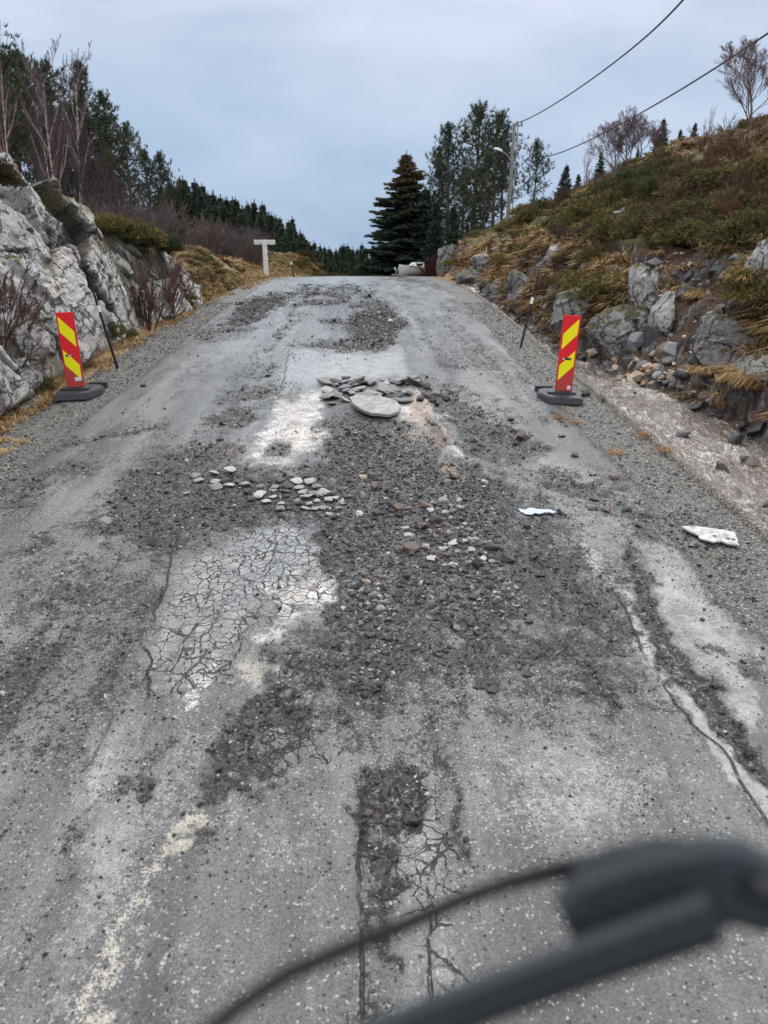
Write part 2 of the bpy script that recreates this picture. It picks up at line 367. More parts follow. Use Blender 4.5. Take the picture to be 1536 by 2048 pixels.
WHITE = [
 (.95, 10, [(560,792),(650,788),(655,850),(658,892),(590,893),(560,915),(515,915),(520,870),(548,830)]),
 (.6, 12, [(480,918),(520,860),(540,870),(520,930),(500,945),(470,940)]),
 (.9, 7, [(790,790),(830,775),(845,790),(870,830),(905,890),(918,915),(900,918),(870,880),(835,845),(800,830)]),
 (.7, 8, [(850,815),(880,815),(925,850),(900,855),(875,845)]),
 (.6, 10, [(800,850),(830,850),(850,890),(820,895)]),
 (.75, 12, [(540,1170),(600,1155),(660,1170),(665,1230),(640,1240),(600,1215),(590,1260),(570,1300),(545,1290),(560,1210)]),
 (.7, 10, [(430,1350),(455,1335),(470,1310),(440,1370),(400,1392),(385,1380)]),
 (.55, 12, [(600,1240),(665,1245),(660,1300),(610,1300)]),
 (.5, 14, [(450,890),(500,880),(480,920),(430,935)]),
 (.5, 10, [(900,880),(980,895),(1040,910),(1100,925),(1000,915)]),
 (.6, 8, [(1150,950),(1240,1000),(1290,1040),(1240,1020),(1160,975)]),
 (.55, 10, [(1330,1340),(1365,1385),(1420,1440),(1400,1440),(1340,1380)]),
]
SAND = [
 (.7, 18, [(405,1620),(440,1590),(455,1620),(440,1660),(400,1700),(350,1760),(345,1730),(380,1690)]),
 (.6, 22, [(300,1800),(350,1760),(360,1790),(300,1860),(290,1940),(300,2048),(220,2048),(245,1940),(265,1850)]),
 (.6, 14, [(510,1540),(545,1505),(540,1560),(510,1600),(480,1620)]),
 (.5, 12, [(560,1180),(640,1160),(660,1200),(600,1200),(585,1280),(550,1300),(555,1230)]),
 (.6, 12, [(395,1830),(420,1820),(400,1890),(385,1890)]),
 (.5, 14, [(470,1330),(560,1310),(580,1360),(520,1400),(480,1390)]),
 (.45, 25, [(200,1480),(260,1420),(280,1450),(220,1600),(190,1700)]),
]
DIRT = [(.8, 8, [(812,800),(832,785),(860,820),(885,860),(905,895),(885,900),(855,870),(830,850)]),
 (.7, 6, [(875,930),(900,930),(930,960),(915,970),(885,950)]), (.5, 10, [(590,800),(605,800),(605,880),(590,890)]),
 (.6, 14, [(430,900),(470,885),(480,905),(440,935)]), (.6, 10, [(800,830),(840,860),(860,890),(820,900),(800,870)]),
 (.4, 12, [(920,830),(960,860),(1000,900),(960,890)])]
ALLIG = [(.72, 22, [(340,1110),(660,1090),(660,1200),(520,1250),(470,1380),(310,1400),(300,1280)]), (.7, 16, [(520,1290),(655,1290),(655,1390),(560,1390)]), (.45, 14, [(722,1700),(860,1700),(860,2048),(727,2048)]),
 (1.0, 16, [(470,1010),(560,1000),(665,1010),(660,1150),(620,1170),(500,1200),(400,1180),(420,1120),(470,1080)]),
 (1.0, 14, [(560,1370),(640,1380),(650,1480),(560,1500)]), (.7, 14, [(730,1490),(830,1490),(870,1600),(880,1700),(850,1760),(730,1760),(720,1620)]),
 (.8, 12, [(490,1190),(545,1190),(540,1260),(500,1280)]), (.9, 10, [(380,945),(470,950),(640,950),(700,1000),(500,1020),(380,980)]),
 (.9, 10, [(640,785),(760,785),(770,815),(660,815)]), (.7, 12, [(690,560),(760,580),(800,680),(680,690),(620,600)]),
 (.8, 10, [(1010,745),(1000,690),(890,700),(880,740)]),(.6, 12, [(380,1100),(470,1090),(470,1150),(380,1150)])]
CRACKS = [
 (.012, [(400,1000),(372,1040),(345,1100),(338,1150),(332,1190),(312,1220),(305,1255),(284,1272),(285,1295),(300,1310),(302,1350),(298,1400)]),
 (.009, [(312,1258),(345,1268),(372,1278)]), (.009, [(440,1228),(430,1255),(405,1280),(400,1330),(350,1375),(343,1400)]),
 (.008, [(435,1230),(385,1260),(370,1290),(355,1330),(345,1345)]), (.008, [(400,1320),(460,1330),(425,1350),(400,1330)]),
 (.007, [(480,1255),(485,1290),(478,1310),(450,1345),(405,1352)]), (.006, [(300,1346),(330,1346),(355,1355)]),
 (.007, [(345,1145),(400,1135),(440,1140),(460,1165)]), (.006, [(338,1218),(400,1222),(440,1228)]),
 (.012, [(556,796),(567,762),(575,720),(580,700)]), (.006, [(567,770),(620,769),(690,768)]), (.006, [(556,795),(620,800)]),
 (.008, [(553,1060),(550,1090),(540,1130),(530,1145)]), (.008, [(540,1130),(600,1132),(660,1122)]),
 (.012, [(724,1590),(720,1660),(724,1740),(718,1800),(722,1850),(725,1950),(727,2048)]), (.007, [(722,1790),(760,1798),(800,1815)]),
 (.006, [(720,1720),(760,1715),(790,1700),(800,1665)]), (.006, [(720,1650),(760,1655),(810,1650)]), (.008, [(850,1780),(858,1850),(860,1950),(862,2048)]),
 (.010, [(160,1560),(200,1500),(225,1440)]), (.012, [(1232,1185),(1262,1250),(1290,1320),(1340,1395),(1400,1465),(1440,1500),(1480,1560),(1536,1655)]),
 (.006, [(720,1860),(735,1830),(770,1850),(800,1870)]), (.008, [(640,840),(656,870),(652,890)]), (.010, [(700,845),(655,815),(645,795)]),
 (.008, [(820,640),(900,650),(960,720),(1000,760)]), (.006, [(590,1390),(585,1430),(600,1480),(590,1540)]), (.010, [(870,556),(905,600),(925,640)])]
TRACK = [(.6, 20, [(560,800),(548,870),(520,930)]), (.6, 14, [(600,795),(605,890)]), (.7, 22, [(800,880),(815,960),(800,1060),(780,1200),(760,1400)]), (.7, 25, [(960,870),(1010,960),(1060,1080)])]

def road_z(x, y, A=None):
    z = Rz(y) + .02*(1-((x+.35)/3)**2).clip(0, 1) + .03*fbm(x*.8, y*.6, 3, 31)
    return z
def road_masks(px, py):
    A = {k: np.zeros(px.shape) for k in ('grav', 'pale', 'white', 'sand', 'dirt', 'allig', 'track')}
    for s, f, p in GRAV: paint(A['grav'], px, py, p, f, s)
    for s, r, f, p in GRAV_L: paint(A['grav'], px, py, p, f, s, False, r)
    for nm, T in (('pale', PALE), ('white', WHITE), ('sand', SAND), ('dirt', DIRT), ('allig', ALLIG)):
        for s, f, p in T: paint(A[nm], px, py, p, f, s)
    for s, r, p in TRACK: paint(A['track'], px, py, p, r, s, False, r)
    for p in ([(600,780),(640,775),(660,800),(640,812)],): paint(A['allig'], px, py, p, 8, -1)
    return A
def flat(px, py):
    """picture pixel -> point on the road surface"""
    d = ray(px, py); lo, hi = 1.0, 36.0
    for _ in range(40):
        mid = (lo+hi)/2; p = CAM+d*(mid/d[1])
        if p[2] > Rz(mid): lo = mid
        else: hi = mid
    return CAM+d*(lo/d[1])
ys = list(np.arange(-9, 1.4, .35)); y_ = 1.4
while y_ < 37: ys.append(y_); y_ += min(max(y_*y_/1862*1.3, .0085), .3)
while y_ < 110: ys.append(y_); y_ += 1.2
ys = np.array(ys); XL0, XL, XR, XR0 = -4.25, -3.4, 2.62, 3.32
xs = np.concatenate([np.linspace(XL0, XL, 50), np.linspace(XL, XR, 431)[1:], np.linspace(XR, XR0, 46)[1:]])
GX, GY = np.meshgrid(xs, ys); nx, ny = len(xs), len(ys); gx, gy = GX.ravel(), GY.ravel()
gz = road_z(gx, gy); ppx, ppy, pf = proj(gx, gy, gz); ppx[pf < .2] = -9999
def _w(s_): return .42*fbm(gx*1.3, gy*1.0, 3, s_)+.26*fbm(gx*5, gy*4, 3, s_+1)+.12*fbm(gx*18, gy*14, 2, s_+2)
_wx, _wy = gx+_w(401)*.8, gy+_w(411)*1.3
wpx, wpy, _f = proj(_wx, np.maximum(_wy, .3), road_z(_wx, _wy)); wpx[(_f < .2) | (pf < .2)] = -9999
MK = road_masks(wpx, wpy)
# ragged masks: break every outline with world-space noise
wob = fbm(gx*3.2, gy*2.6, 4, 51); wob2 = fbm(gx*16, gy*14, 3, 52)
grav = np.clip(MK['grav'] + (wob*.55+wob2*.5)*sstep(.02, .25, MK['grav']), 0, 1.0)*.92
grav = np.maximum(grav, sstep(.12, .3, fbm(gx*2.1, gy*.9, 4, 61))*.45*sstep(14, 8, gy))
edge = np.maximum(sstep(-3.15, -3.5, gx+.25*fbm(gx*0, gy*.6, 3, 71)), sstep(2.3, 2.75, gx+.5*fbm(gx*0, gy*.7, 3, 72)))
crk = np.full(len(gx), .15)
for w_, pl in CRACKS:
    wp = [tuple(flat(*p)[:2]) for p in pl]
    # jitter the drawn polyline
    q = []
    for (a0, b0), (a1, b1) in zip(wp[:-1], wp[1:]):
        n_ = max(2, int(math.hypot(a1-a0, b1-b0)/.07))
        for i in range(n_): t_ = i/n_; q.append((a0+(a1-a0)*t_+random.gauss(0, .008), b0+(b1-b0)*t_+random.gauss(0, .012)))
    q.append(wp[-1]); X_ = [p[0] for p in q]; Y_ = [p[1] for p in q]
    m = (gx > min(X_)-.15) & (gx < max(X_)+.15) & (gy > min(Y_)-.15) & (gy < max(Y_)+.15)
    d_ = seg_dist(gx[m], gy[m], q, False); crk[m] = np.minimum(crk[m], d_*.010/w_)
gm = sstep(.3, .6, grav)
disp = gm*(-.028 + .02*fbm(gx*7, gy*7, 3, 81) + .012*fbm(gx*30, gy*30, 2, 82)*sstep(14, 6, gy))
disp += MK['dirt']*.07*(.6+fbm(gx*12, gy*8, 3, 83)) + MK['white']*(-.02) + edge*(.02*fbm(gx*20, gy*14, 3, 84) - .01)
disp -= MK['track']*.022
disp += .006*fbm(gx*6, gy*5, 3, 85)
# ridge of heaved slabs
ppm = seg_dist(ppx, ppy, [(690, 775), (830, 772)], False); disp += .05*np.exp(-(ppm/14)**2)*(pf > 1)
m_ = seg_dist(ppx, ppy, [(825, 785), (860, 830), (900, 895)], False); disp += .09*np.exp(-(m_/16)**2)*(pf > 1)*(.7+fbm(gx*10, gy*6, 3, 88))
out = sstep(3.0, 3.32, gx) + sstep(-3.9, -4.25, gx)
disp -= out*.05
gzd = gz + disp
cxs = Cx(gy)
ROADZ = gzd.reshape(ny, nx); GRAVM = np.clip(grav, 0, 1).reshape(ny, nx)
def road_at(x, y, arr=None):
    arr = ROADZ if arr is None else arr
    i = np.clip(np.searchsorted(ys, y)-1, 0, ny-2); j = np.clip(np.searchsorted(xs, x)-1, 0, nx-2)
    v = np.clip((y-ys[i])/(ys[i+1]-ys[i]), 0, 1); u = np.clip((x-xs[j])/(xs[j+1]-xs[j]), 0, 1)
    return (arr[i, j]*(1-u)+arr[i, j+1]*u)*(1-v)+(arr[i+1, j]*(1-u)+arr[i+1, j+1]*u)*v
def mat_road():
    n = NT('asphalt'); P = n.P()
    g = n.attr('grav'); pa = n.attr('pale'); wh = n.attr('white'); sa = n.attr('sand'); di = n.attr('dirt'); al = n.attr('allig'); ck = n.attr('crk'); ed = n.attr('edge')
    st = n.map(P, (1, .28, 1))
    nA = n.noise(.9, 6, .62, st); nB = n.noise(6, 6, .65); nC = n.noise(30, 6, .68); nD = n.noise(120, 4, .72); nS = n.noise(3.6, 7, .66, st); nT = n.noise(2.6, 5, .6, n.map(P, (1, .06, 1)))
    sb, sc, sd_ = n.sub(nB, .5), n.sub(nC, .5), n.sub(nD, .5)
    jit = n.add(n.mul(sb, .9), n.add(n.mul(sc, 1.5), n.mul(sd_, 1.1)))
    fine = n.add(n.mul(sc, 1.2), n.mul(sd_, 1.6))
    ag = n.sep(n.vor(175, 'F1', None, 'Color'))[0]; ag2 = n.sep(n.vor(110, 'F1', None, 'Color'))
    base = n.mix(n.rng(nA, .32, .68), (.080, .085, .082), (.185, .192, .182))
    mott = n.rng(n.add(n.add(n.mul(n.sub(nS, .5), 2.0), n.mul(n.sub(nA, .5), 1.3)), n.mul(fine, 1.0)), .04, .32)
    base = n.mix(n.mul(mott, .8), base, (.052, .053, .055))
    base = n.mix(n.rng(n.add(nT, n.mul(fine, .18)), .45, .58, 0, .75), base, (.055, .057, .06)); base = n.mix(n.rng(n.add(nT, n.mul(fine, .18)), .46, .34, 0, .4), base, (.27, .275, .27))
    mott2 = n.rng(n.add(n.add(n.mul(n.sub(nS, .5), -1.6), n.mul(n.sub(nA, .5), 1.2)), n.mul(fine, .9)), .04, .4)
    base = n.mix(n.mul(mott2, .55), base, (.31, .31, .295))
    base = n.mix(1, base, n.ramp(ag, [(0, (.5, .5, .51)), (.4, (.85, .85, .85)), (.8, (1.1, 1.1, 1.1)), (1, (1.35, 1.35, 1.33))]), 'MULTIPLY')
    base = n.mix(n.rng(ag2[0], .962, .972, 0, .75), base, (.40, .40, .385))
    base = n.mix(n.rng(n.add(nD, n.mul(sc, .6)), .56, .68, 0, .6), base, (.045, .046, .048))
    pm = n.rng(n.add(pa, n.mul(jit, .75)), .25, .8, 0, .9)
    palec = n.mix(n.rng(nB, .3, .7), (.22, .228, .225), (.35, .353, .342))
    palec = n.mix(1, palec, n.ramp(ag, [(0, (.72, .72, .73)), (.5, (1, 1, 1)), (1, (1.15, 1.15, 1.15))]), 'MULTIPLY')
    palec = n.mix(n.rng(nD, .58, .7, 0, .5), palec, (.10, .10, .10))
    c = n.mix(pm, base, palec)
    c = n.mix(n.rng(n.add(sa, jit), .28, .62, 0, .85), c, n.mix(nC, (.36, .32, .26), (.56, .51, .43)))
    c = n.mix(n.rng(n.add(wh, n.mul(jit, 1.1)), .30, .72, 0, .95), c, n.mix(n.rng(n.add(nC, n.mul(sb, 1.2)), .3, .7), (.26, .215, .18), (.62, .60, .56)))
    wv = n.noise(8, 4, .65, None, 0, True); vm = n.N('ShaderNodeVectorMath'); vm.operation = 'MULTIPLY_ADD'
    n.put(vm.inputs[0], wv); vm.inputs[1].default_value = (.10, .10, .02); n.put(vm.inputs[2], P); V2 = vm.outputs[0]
    vflat = n.map(V2, (1, .8, .05))
    e1 = n.vor(6.2, 'DISTANCE_TO_EDGE', vflat); e2 = n.vor(12.5, 'DISTANCE_TO_EDGE', vflat)
    alj = n.add(al, n.mul(sb, .7))
    w1 = n.rng(nB, .4, .62, .35, 1.5)
    k1 = n.mul(n.rng(n.ma('DIVIDE', e1, w1), .006, .024, 1, 0), n.rng(alj, .3, .5)); k2 = n.mul(n.rng(n.ma('DIVIDE', e2, w1), .010, .040, 1, 0), n.rng(alj, .42, .68))
    kd = n.mul(n.rng(n.add(ck, n.mul(sc, .014)), .0035, .0085, 1, 0), n.rng(n.noise(3.3, 3), .40, .46, .35, 1))
    kw = n.mul(n.rng(ck, .0, .045, 1, 0), n.rng(nC, .48, .62))
    k = n.ma('MAXIMUM', n.ma('MAXIMUM', k1, k2), kd)
    gs = n.rng(n.add(g, n.mul(jit, .85)), .30, .62)
    gc = n.sep(n.vor(42, 'F1', None, 'Color')); gd = n.vor(42, 'F1'); gd2 = n.vor(105, 'F1'); gc2 = n.sep(n.vor(105, 'F1', None, 'Color'))
    gcol = n.ramp(gc[0], [(0, (.014, .014, .015)), (.45, (.036, .036, .036)), (.78, (.072, .071, .069)), (.93, (.16, .16, .158)), (1, (.34, .33, .32))])
    gcol2 = n.ramp(gc2[1], [(0, (.014, .014, .015)), (.5, (.040, .040, .039)), (.86, (.095, .095, .092)), (1, (.36, .35, .33))])
    gcol = n.mix(n.rng(nB, .4, .6), gcol, gcol2)
    gcol = n.mix(n.rng(n.add(n.mul(nS, 1.0), n.mul(fine, .5)), .53, .74, 0, .7), gcol, (.17, .167, .16))
    gcol = n.mix(n.rng(nA, .55, .7, 0, .25), gcol, (.13, .095, .075))
    c = n.mix(gs, c, gcol)
    cr = n.add(n.vor(34, 'F1'), n.mul(sc, .35)); crc = n.sep(n.vor(34, 'F1', None, 'Color'))
    spot = n.mul(n.rng(cr, .14, .22, 1, 0), n.rng(n.add(crc[0], n.mul(sb, 1.3)), .70, .74))
    c = n.mix(n.mul(spot, .8), c, (.035, .035, .037))
    c = n.mix(n.mul(kw, .7), c, (.035, .035, .037)); c = n.mix(k, c, (.014, .014, .015))
    c = n.mix(n.rng(n.add(di, n.mul(jit, .9)), .35, .6, 0, .85), c, n.mix(n.rng(nC, .3, .7), (.14, .085, .06), (.50, .39, .31)))
    em = n.rng(n.add(ed, n.mul(jit, .7)), .35, .6)
    sh = n.ramp(gc2[0], [(0, (.035, .035, .033)), (.4, (.085, .085, .08)), (.75, (.16, .155, .14)), (.94, (.27, .25, .21)), (1, (.5, .47, .42))])
    sh = n.mix(n.rng(nB, .45, .75, 0, .6), sh, (.075, .08, .075)); sh = n.mix(n.rng(nS, .56, .7, 0, .4), sh, (.12, .08, .04))
    c = n.mix(em, c, sh)
    wet = n.rng(n.noise(.9, 4, .6, st), .4, .6)
    ro = n.rng(wet, 0, 1, .36, .17); loose = n.ma('MAXIMUM', gs, em); ro = n.add(n.mul(ro, n.sub(1, loose)), n.mul(loose, .72))
    hgt = n.add(n.mul(nD, .5), n.mul(n.vor(175, 'F1'), .3)); hgt = n.mul(hgt, n.sub(1, n.mul(pm, .5)))
    gh = n.add(n.mul(n.sub(1, gd), 2.8), n.mul(n.sub(1, gd2), 1.3)); hgt = n.add(n.mul(hgt, n.sub(1, loose)), n.mul(gh, loose))
    hgt = n.sub(hgt, n.mul(k, 2.5)); hgt = n.add(hgt, n.mul(spot, 1.8)); hgt = n.add(hgt, n.mul(nC, .9)); hgt = n.add(hgt, n.mul(n.rng(n.add(sa, n.add(wh, pa)), 0, 2), .2))
    return n.fin(c, ro, n.bump(hgt, 1.0, .006), .65)
M_ROAD = mat_road()
def strip(name, j0, j1):
    J = np.arange(j0, j1+1); idx = (np.arange(ny)[:, None]*nx+J[None]).ravel(); w = len(J)
    V = np.stack([gx[idx]+cxs[idx], gy[idx], gzd[idx]], -1)
    i, j = np.meshgrid(np.arange(ny-1), np.arange(w-1), indexing='ij'); q = (i*w+j).ravel()
    F = np.stack([q, q+1, q+w+1, q+w], -1)
    at_ = {k: MK[k][idx] for k in ('pale', 'white', 'sand', 'dirt', 'allig')}
    at_.update(grav=grav[idx], crk=crk[idx], edge=edge[idx])
    return meta(link(name, mesh_np(name, V, [F], M_ROAD, True, None, at_)), kind='structure')
jl = int(np.searchsorted(xs, XL)); jr = int(np.searchsorted(xs, XR))
meta(strip('road', jl, jr), 'cracked and broken grey asphalt road climbing to the crest')
meta(strip('gravel_shoulder', 0, jl), 'grey gravel road edge below the rock'); meta(strip('gravel_shoulder', jr, nx-1), 'grey gravel road edge beside the stream')

# ============================================================ GROUND (one sheet)
def mat_ground():
    n = NT('hillside_ground'); P = n.P(); nz = n.sep(n.normal())[2]
    a = n.noise(.55, 5, .6); b = n.noise(2.6, 6, .62); c_ = n.noise(11, 6, .65); d = n.noise(55, 5, .7); fib = n.noise(16, 6, .7, n.map(P, (1, 1, .35)), 1.2)
    grass = n.mix(n.rng(fib, .3, .7), (.075, .046, .022), (.20, .135, .062))
    moss = n.mix(n.rng(c_, .35, .7), (.035, .045, .014), (.125, .125, .032))
    soil = n.mix(n.rng(c_, .3, .7), (.035, .021, .014), (.115, .068, .045))
    c = n.mix(n.rng(n.add(a, n.mul(n.sub(b, .5), .7)), .47, .55), grass, moss)
    c = n.mix(n.rng(b, .56, .63), c, soil)
    c = n.mix(n.rng(n.add(n.attr('scar'), n.mul(n.sub(c_, .5), .6)), .35, .6), c, soil); nzr = nz
    rk = n.noise(3.4, 8, .72, n.map(P, (1, 1.6, .6), (R_(30), 0, 0)), 1.0); rock = n.ramp(rk, [(.36, (.018, .017, .016)), (.46, (.06, .055, .05)), (.55, (.14, .125, .11)), (.66, (.36, .345, .33))]); rock = n.mix(n.rng(b, .5, .6, 0, .7), rock, (.045, .028, .018))
    c = n.mix(n.rng(n.add(nz, n.mul(n.sub(b, .5), .5)), .52, .66, 1, 0), c, rock)
    gr = n.ramp(n.sep(n.vor(70, 'F1', None, 'Color'))[0], [(0, (.05, .045, .04)), (.6, (.15, .13, .11)), (1, (.42, .38, .33))])
    c = n.mix(n.rng(n.add(n.attr('bed'), n.mul(n.sub(c_, .5), .5)), .4, .6), c, gr)
    c = n.mix(n.rng(n.add(n.attr('verge'), n.mul(n.sub(b, .5), .9)), .45, .6), c, n.mix(n.rng(fib, .35, .65), (.16, .088, .035), (.40, .27, .13)))
    return n.fin(c, .85, n.bump(n.add(n.mul(c_, 1.2), n.mul(d, .5)), .9, .05), .3)
M_GROUND = mat_ground()
def ground_sheet():
    X = np.concatenate([-np.geomspace(500, 16, 26), np.arange(-15.8, -4.0, .13), np.arange(-3.9, 3.19, .28), np.arange(3.2, 8.2, .05), np.arange(8.25, 16, .12), np.geomspace(16.2, 500, 30)])
    Y = np.concatenate([-np.geomspace(400, 10, 10), np.arange(-9, 4, .4), np.arange(4, 7, .13), np.arange(7, 24, .07), np.arange(24, 30, .1), np.arange(30, 60, .3), np.arange(60, 120, 1.5), np.geomspace(122, 2500, 20)])
    x, y = np.meshgrid(X, Y); x, y = x.ravel(), y.ravel(); xw = x+Cx(np.minimum(y, 110)); yy = np.clip(y, -12, 100)
    xc = x + Cx(yy)
    z = H(xc, np.clip(y, -12, 110)); far = sstep(110, 400, y); z = z - np.maximum(0, y-110)*.11
    z = np.where((x > -4.1) & (x < 3.2) & (z < Rz(np.clip(y, -12, 110))+.06), z-.35, z)
    px, py, f = proj(xw, y, z); px[f < .2] = -9999
    w = np.interp(y, RY, RW); scar = .85*sstep(-.1, .3, x-w)*(1-sstep(.8, 1.7, x-w))*(x > 0)
    paint(scar, px, py, [(1240,490),(1330,490),(1420,505),(1480,540),(1500,640),(1480,760),(1400,760),(1320,740),(1180,760),(1150,690),(1240,620),(1300,560)], 25)
    paint(scar, px, py, [(1190,740),(1300,720),(1420,780),(1540,800),(1540,900),(1350,810)], 20, .8)
    w = np.interp(y, RY, RW); bed = sstep(3.1, 3.25, x)*(1-sstep(-.2, .3, x-w))*sstep(30, 26, y)
    fl = np.interp(y, LY, LF); a = -x; verge = sstep(3.7, 3.95, a)*(1-sstep(.0, .5, a-fl))*.95 + sstep(24, 30, y)*sstep(2.9, 3.2, x)*(1-sstep(0, .5, x-w))*.9
    verge = np.maximum(verge, .55*sstep(19, 22, y)*sstep(0, .4, a-fl)*(1-sstep(3, 5, a-fl)))*sstep(50, 43, y)
    ny2, nx2 = len(Y), len(X); i, j = np.meshgrid(np.arange(ny2-1), np.arange(nx2-1), indexing='ij'); q = (i*nx2+j).ravel()
    F = np.stack([q, q+1, q+nx2+1, q+nx2], -1)
    meta(link('ground', mesh_np('ground', np.stack([xw, y, z], -1), [F], M_GROUND, True, None, dict(scar=scar, bed=bed, verge=verge))), 'rough grass and moss hillsides on both sides of the road', kind='structure')
ground_sheet()

# ============================================================ STREAM
def stream():
    n = NT('stream_water'); P = n.P(); u = n.attr('along'); v = n.attr('across'); cb = n.N('ShaderNodeCombineXYZ'); n.put(cb.inputs[0], u); n.put(cb.inputs[1], v)
    fl = n.map(cb.outputs[0], (1.3, 3.4, 1)); a = n.noise(1.0, 6, .68, fl, 1.5); b = n.noise(3.0, 6, .68, fl, 1.8)
    ln = n.rng(n.ma('ABSOLUTE', n.sub(n.noise(3.2, 5, .62, fl, 2.5), .5)), .0, .03, .28, 0); foam = n.rng(n.add(ln, n.add(n.mul(n.attr('foam'), .5), n.add(n.mul(a, .6), n.mul(b, .8)))), .885, 1.0)
    brown = n.mix(n.rng(b, .3, .7), (.040, .025, .018), (.15, .112, .088))
    c = n.mix(foam, brown, (.58, .55, .50))
    m = n.fin(c, n.rng(foam, 0, 1, .08, .4), n.bump(n.add(a, n.mul(b, .6)), .9, .05), .8)
    Y = np.concatenate([np.arange(-6, 5, .3), np.arange(5, 27.5, .045)]); nu = 60; V, al, ac, fo = [], [], [], []
    for y in Y:
        w = float(np.interp(y, RY, RW)) + .5
        for k in range(nu):
            t = k/(nu-1); V.append((3.25+(w-3.25)*t, y)); al.append(y); ac.append(t*(w-3.25))
    V = np.array(V); x, y = V.T; cd = np.interp(y, [0, 19, 27], [.62, .55, .05])
    rg = 1-2*np.abs(fbm(x*1.7+.3*y, y*1.15, 3, 92))*1.6; rg2 = 1-np.abs(fbm(x*4.2, y*2.6, 3, 95))*3.6
    turb = np.interp(y, [5, 8, 9.5, 13, 16, 27], [.6, .7, 1.0, 1.0, .9, 1.0])
    step = .20*fbm(x*.7, y*.55, 3, 91) + turb*(.07*rg**3 + .045*rg2) + .035*fbm(x*9, y*6, 3, 94) - .04
    z = Rz(y) - cd + .10 + step
    fo = np.clip((rg-.62)*1.2+(rg2-.5)*.6, 0, 1)*turb*np.clip(.55+2.5*fbm(x*.6, y*.5, 2, 98), 0, 1.2)
    i, j = np.meshgrid(np.arange(len(Y)-1), np.arange(nu-1), indexing='ij'); q = (i*nu+j).ravel()
    F = np.stack([q, q+1, q+nu+1, q+nu], -1)
    meta(link('stream_water', mesh_np('stream_water', np.stack([x, y, z], -1), [F], m, True, None, dict(along=al, across=ac, foam=fo))), 'brown foaming stream water rushing in the roadside ditch', kind='structure')
stream()

# ============================================================ ROCK OUTCROP (left)
def mat_rock(name='rock_face', moss=.5, pink=.5, dark=0.):
    n = NT(name); P = n.P(); g = n.normal(); nz = n.sep(g)[2]
    q = n.map(P, (1, .8, .8), (R_(35), 0, 0)); a = n.noise(.9, 6, .6, q, .6); b = n.noise(4.5, 7, .65, q, .8); c_ = n.noise(19, 6, .7); d = n.noise(70, 5, .7)
    c = n.ramp(n.add(n.mul(a, .5), n.mul(b, .5)), [(.33, (.10, .10, .10)), (.40, (.33, .325, .315)), (.50, (.56, .555, .54)), (.62, (.78, .775, .76))])
    c = n.mix(n.rng(a, .48, .62, 0, pink), c, n.mix(b, (.33, .24, .19), (.55, .45, .38)))
    c = n.mix(n.rng(n.noise(2.6, 8, .72, n.map(P, (1, 2.2, .7), (R_(48), 0, 0)), .8), .56, .68, 0, .65), c, (.075, .072, .068)); c = n.mix(n.rng(c_, .56, .68, 0, .6), c, (.06, .06, .06))
    c = n.mix(n.rng(d, .6, .75, 0, .4), c, (.62, .61, .58))
    wq = n.N('ShaderNodeVectorMath'); wq.operation = 'MULTIPLY_ADD'; n.put(wq.inputs[0], n.noise(2.2, 5, .65, None, 0, True)); wq.inputs[1].default_value = (.5, .5, .5); n.put(wq.inputs[2], P)
    f1 = n.vor(1.5, 'DISTANCE_TO_EDGE', n.map(wq.outputs[0], (1, .55, 1.25), (R_(42), 0, 0))); f2 = n.vor(4.6, 'DISTANCE_TO_EDGE', n.map(wq.outputs[0], (1, .5, 1.2), (R_(42), 0, 0)))
    fr = n.ma('MAXIMUM', n.rng(n.add(f1, n.mul(n.sub(c_, .5), .05)), .006, .030, 1, 0), n.mul(n.rng(f2, .01, .045, 1, 0), n.rng(b, .46, .6)))
    pit = n.mul(n.rng(n.vor(26), .10, .22, 1, 0), n.rng(n.noise(3, 4), .5, .62)); c = n.mix(n.mul(pit, .8), c, (.04, .04, .04))
    c = n.mix(n.mul(fr, .85), c, (.022, .02, .018))
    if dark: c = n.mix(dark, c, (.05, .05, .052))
    mo = n.rng(n.add(n.mul(nz, .35), n.add(n.mul(a, -.2), n.mul(b, 1.05))), .72-moss*.12, .80-moss*.12)
    c = n.mix(mo, c, n.mix(c_, (.035, .035, .012), (.12, .105, .035)))
    c = n.mix(n.attr('crk'), c, (.014, .013, .012))
    c = n.mix(n.attr('moss'), c, n.mix(n.rng(c_, .35, .65), (.04, .038, .013), (.17, .14, .045)))
    return n.fin(c, n.rng(b, .3, .7, .55, .8), n.bump(n.sub(n.add(n.mul(c_, 1.3), n.mul(d, .5)), n.mul(fr, 1.2)), .9, .03), .4)
M_ROCK = mat_rock()
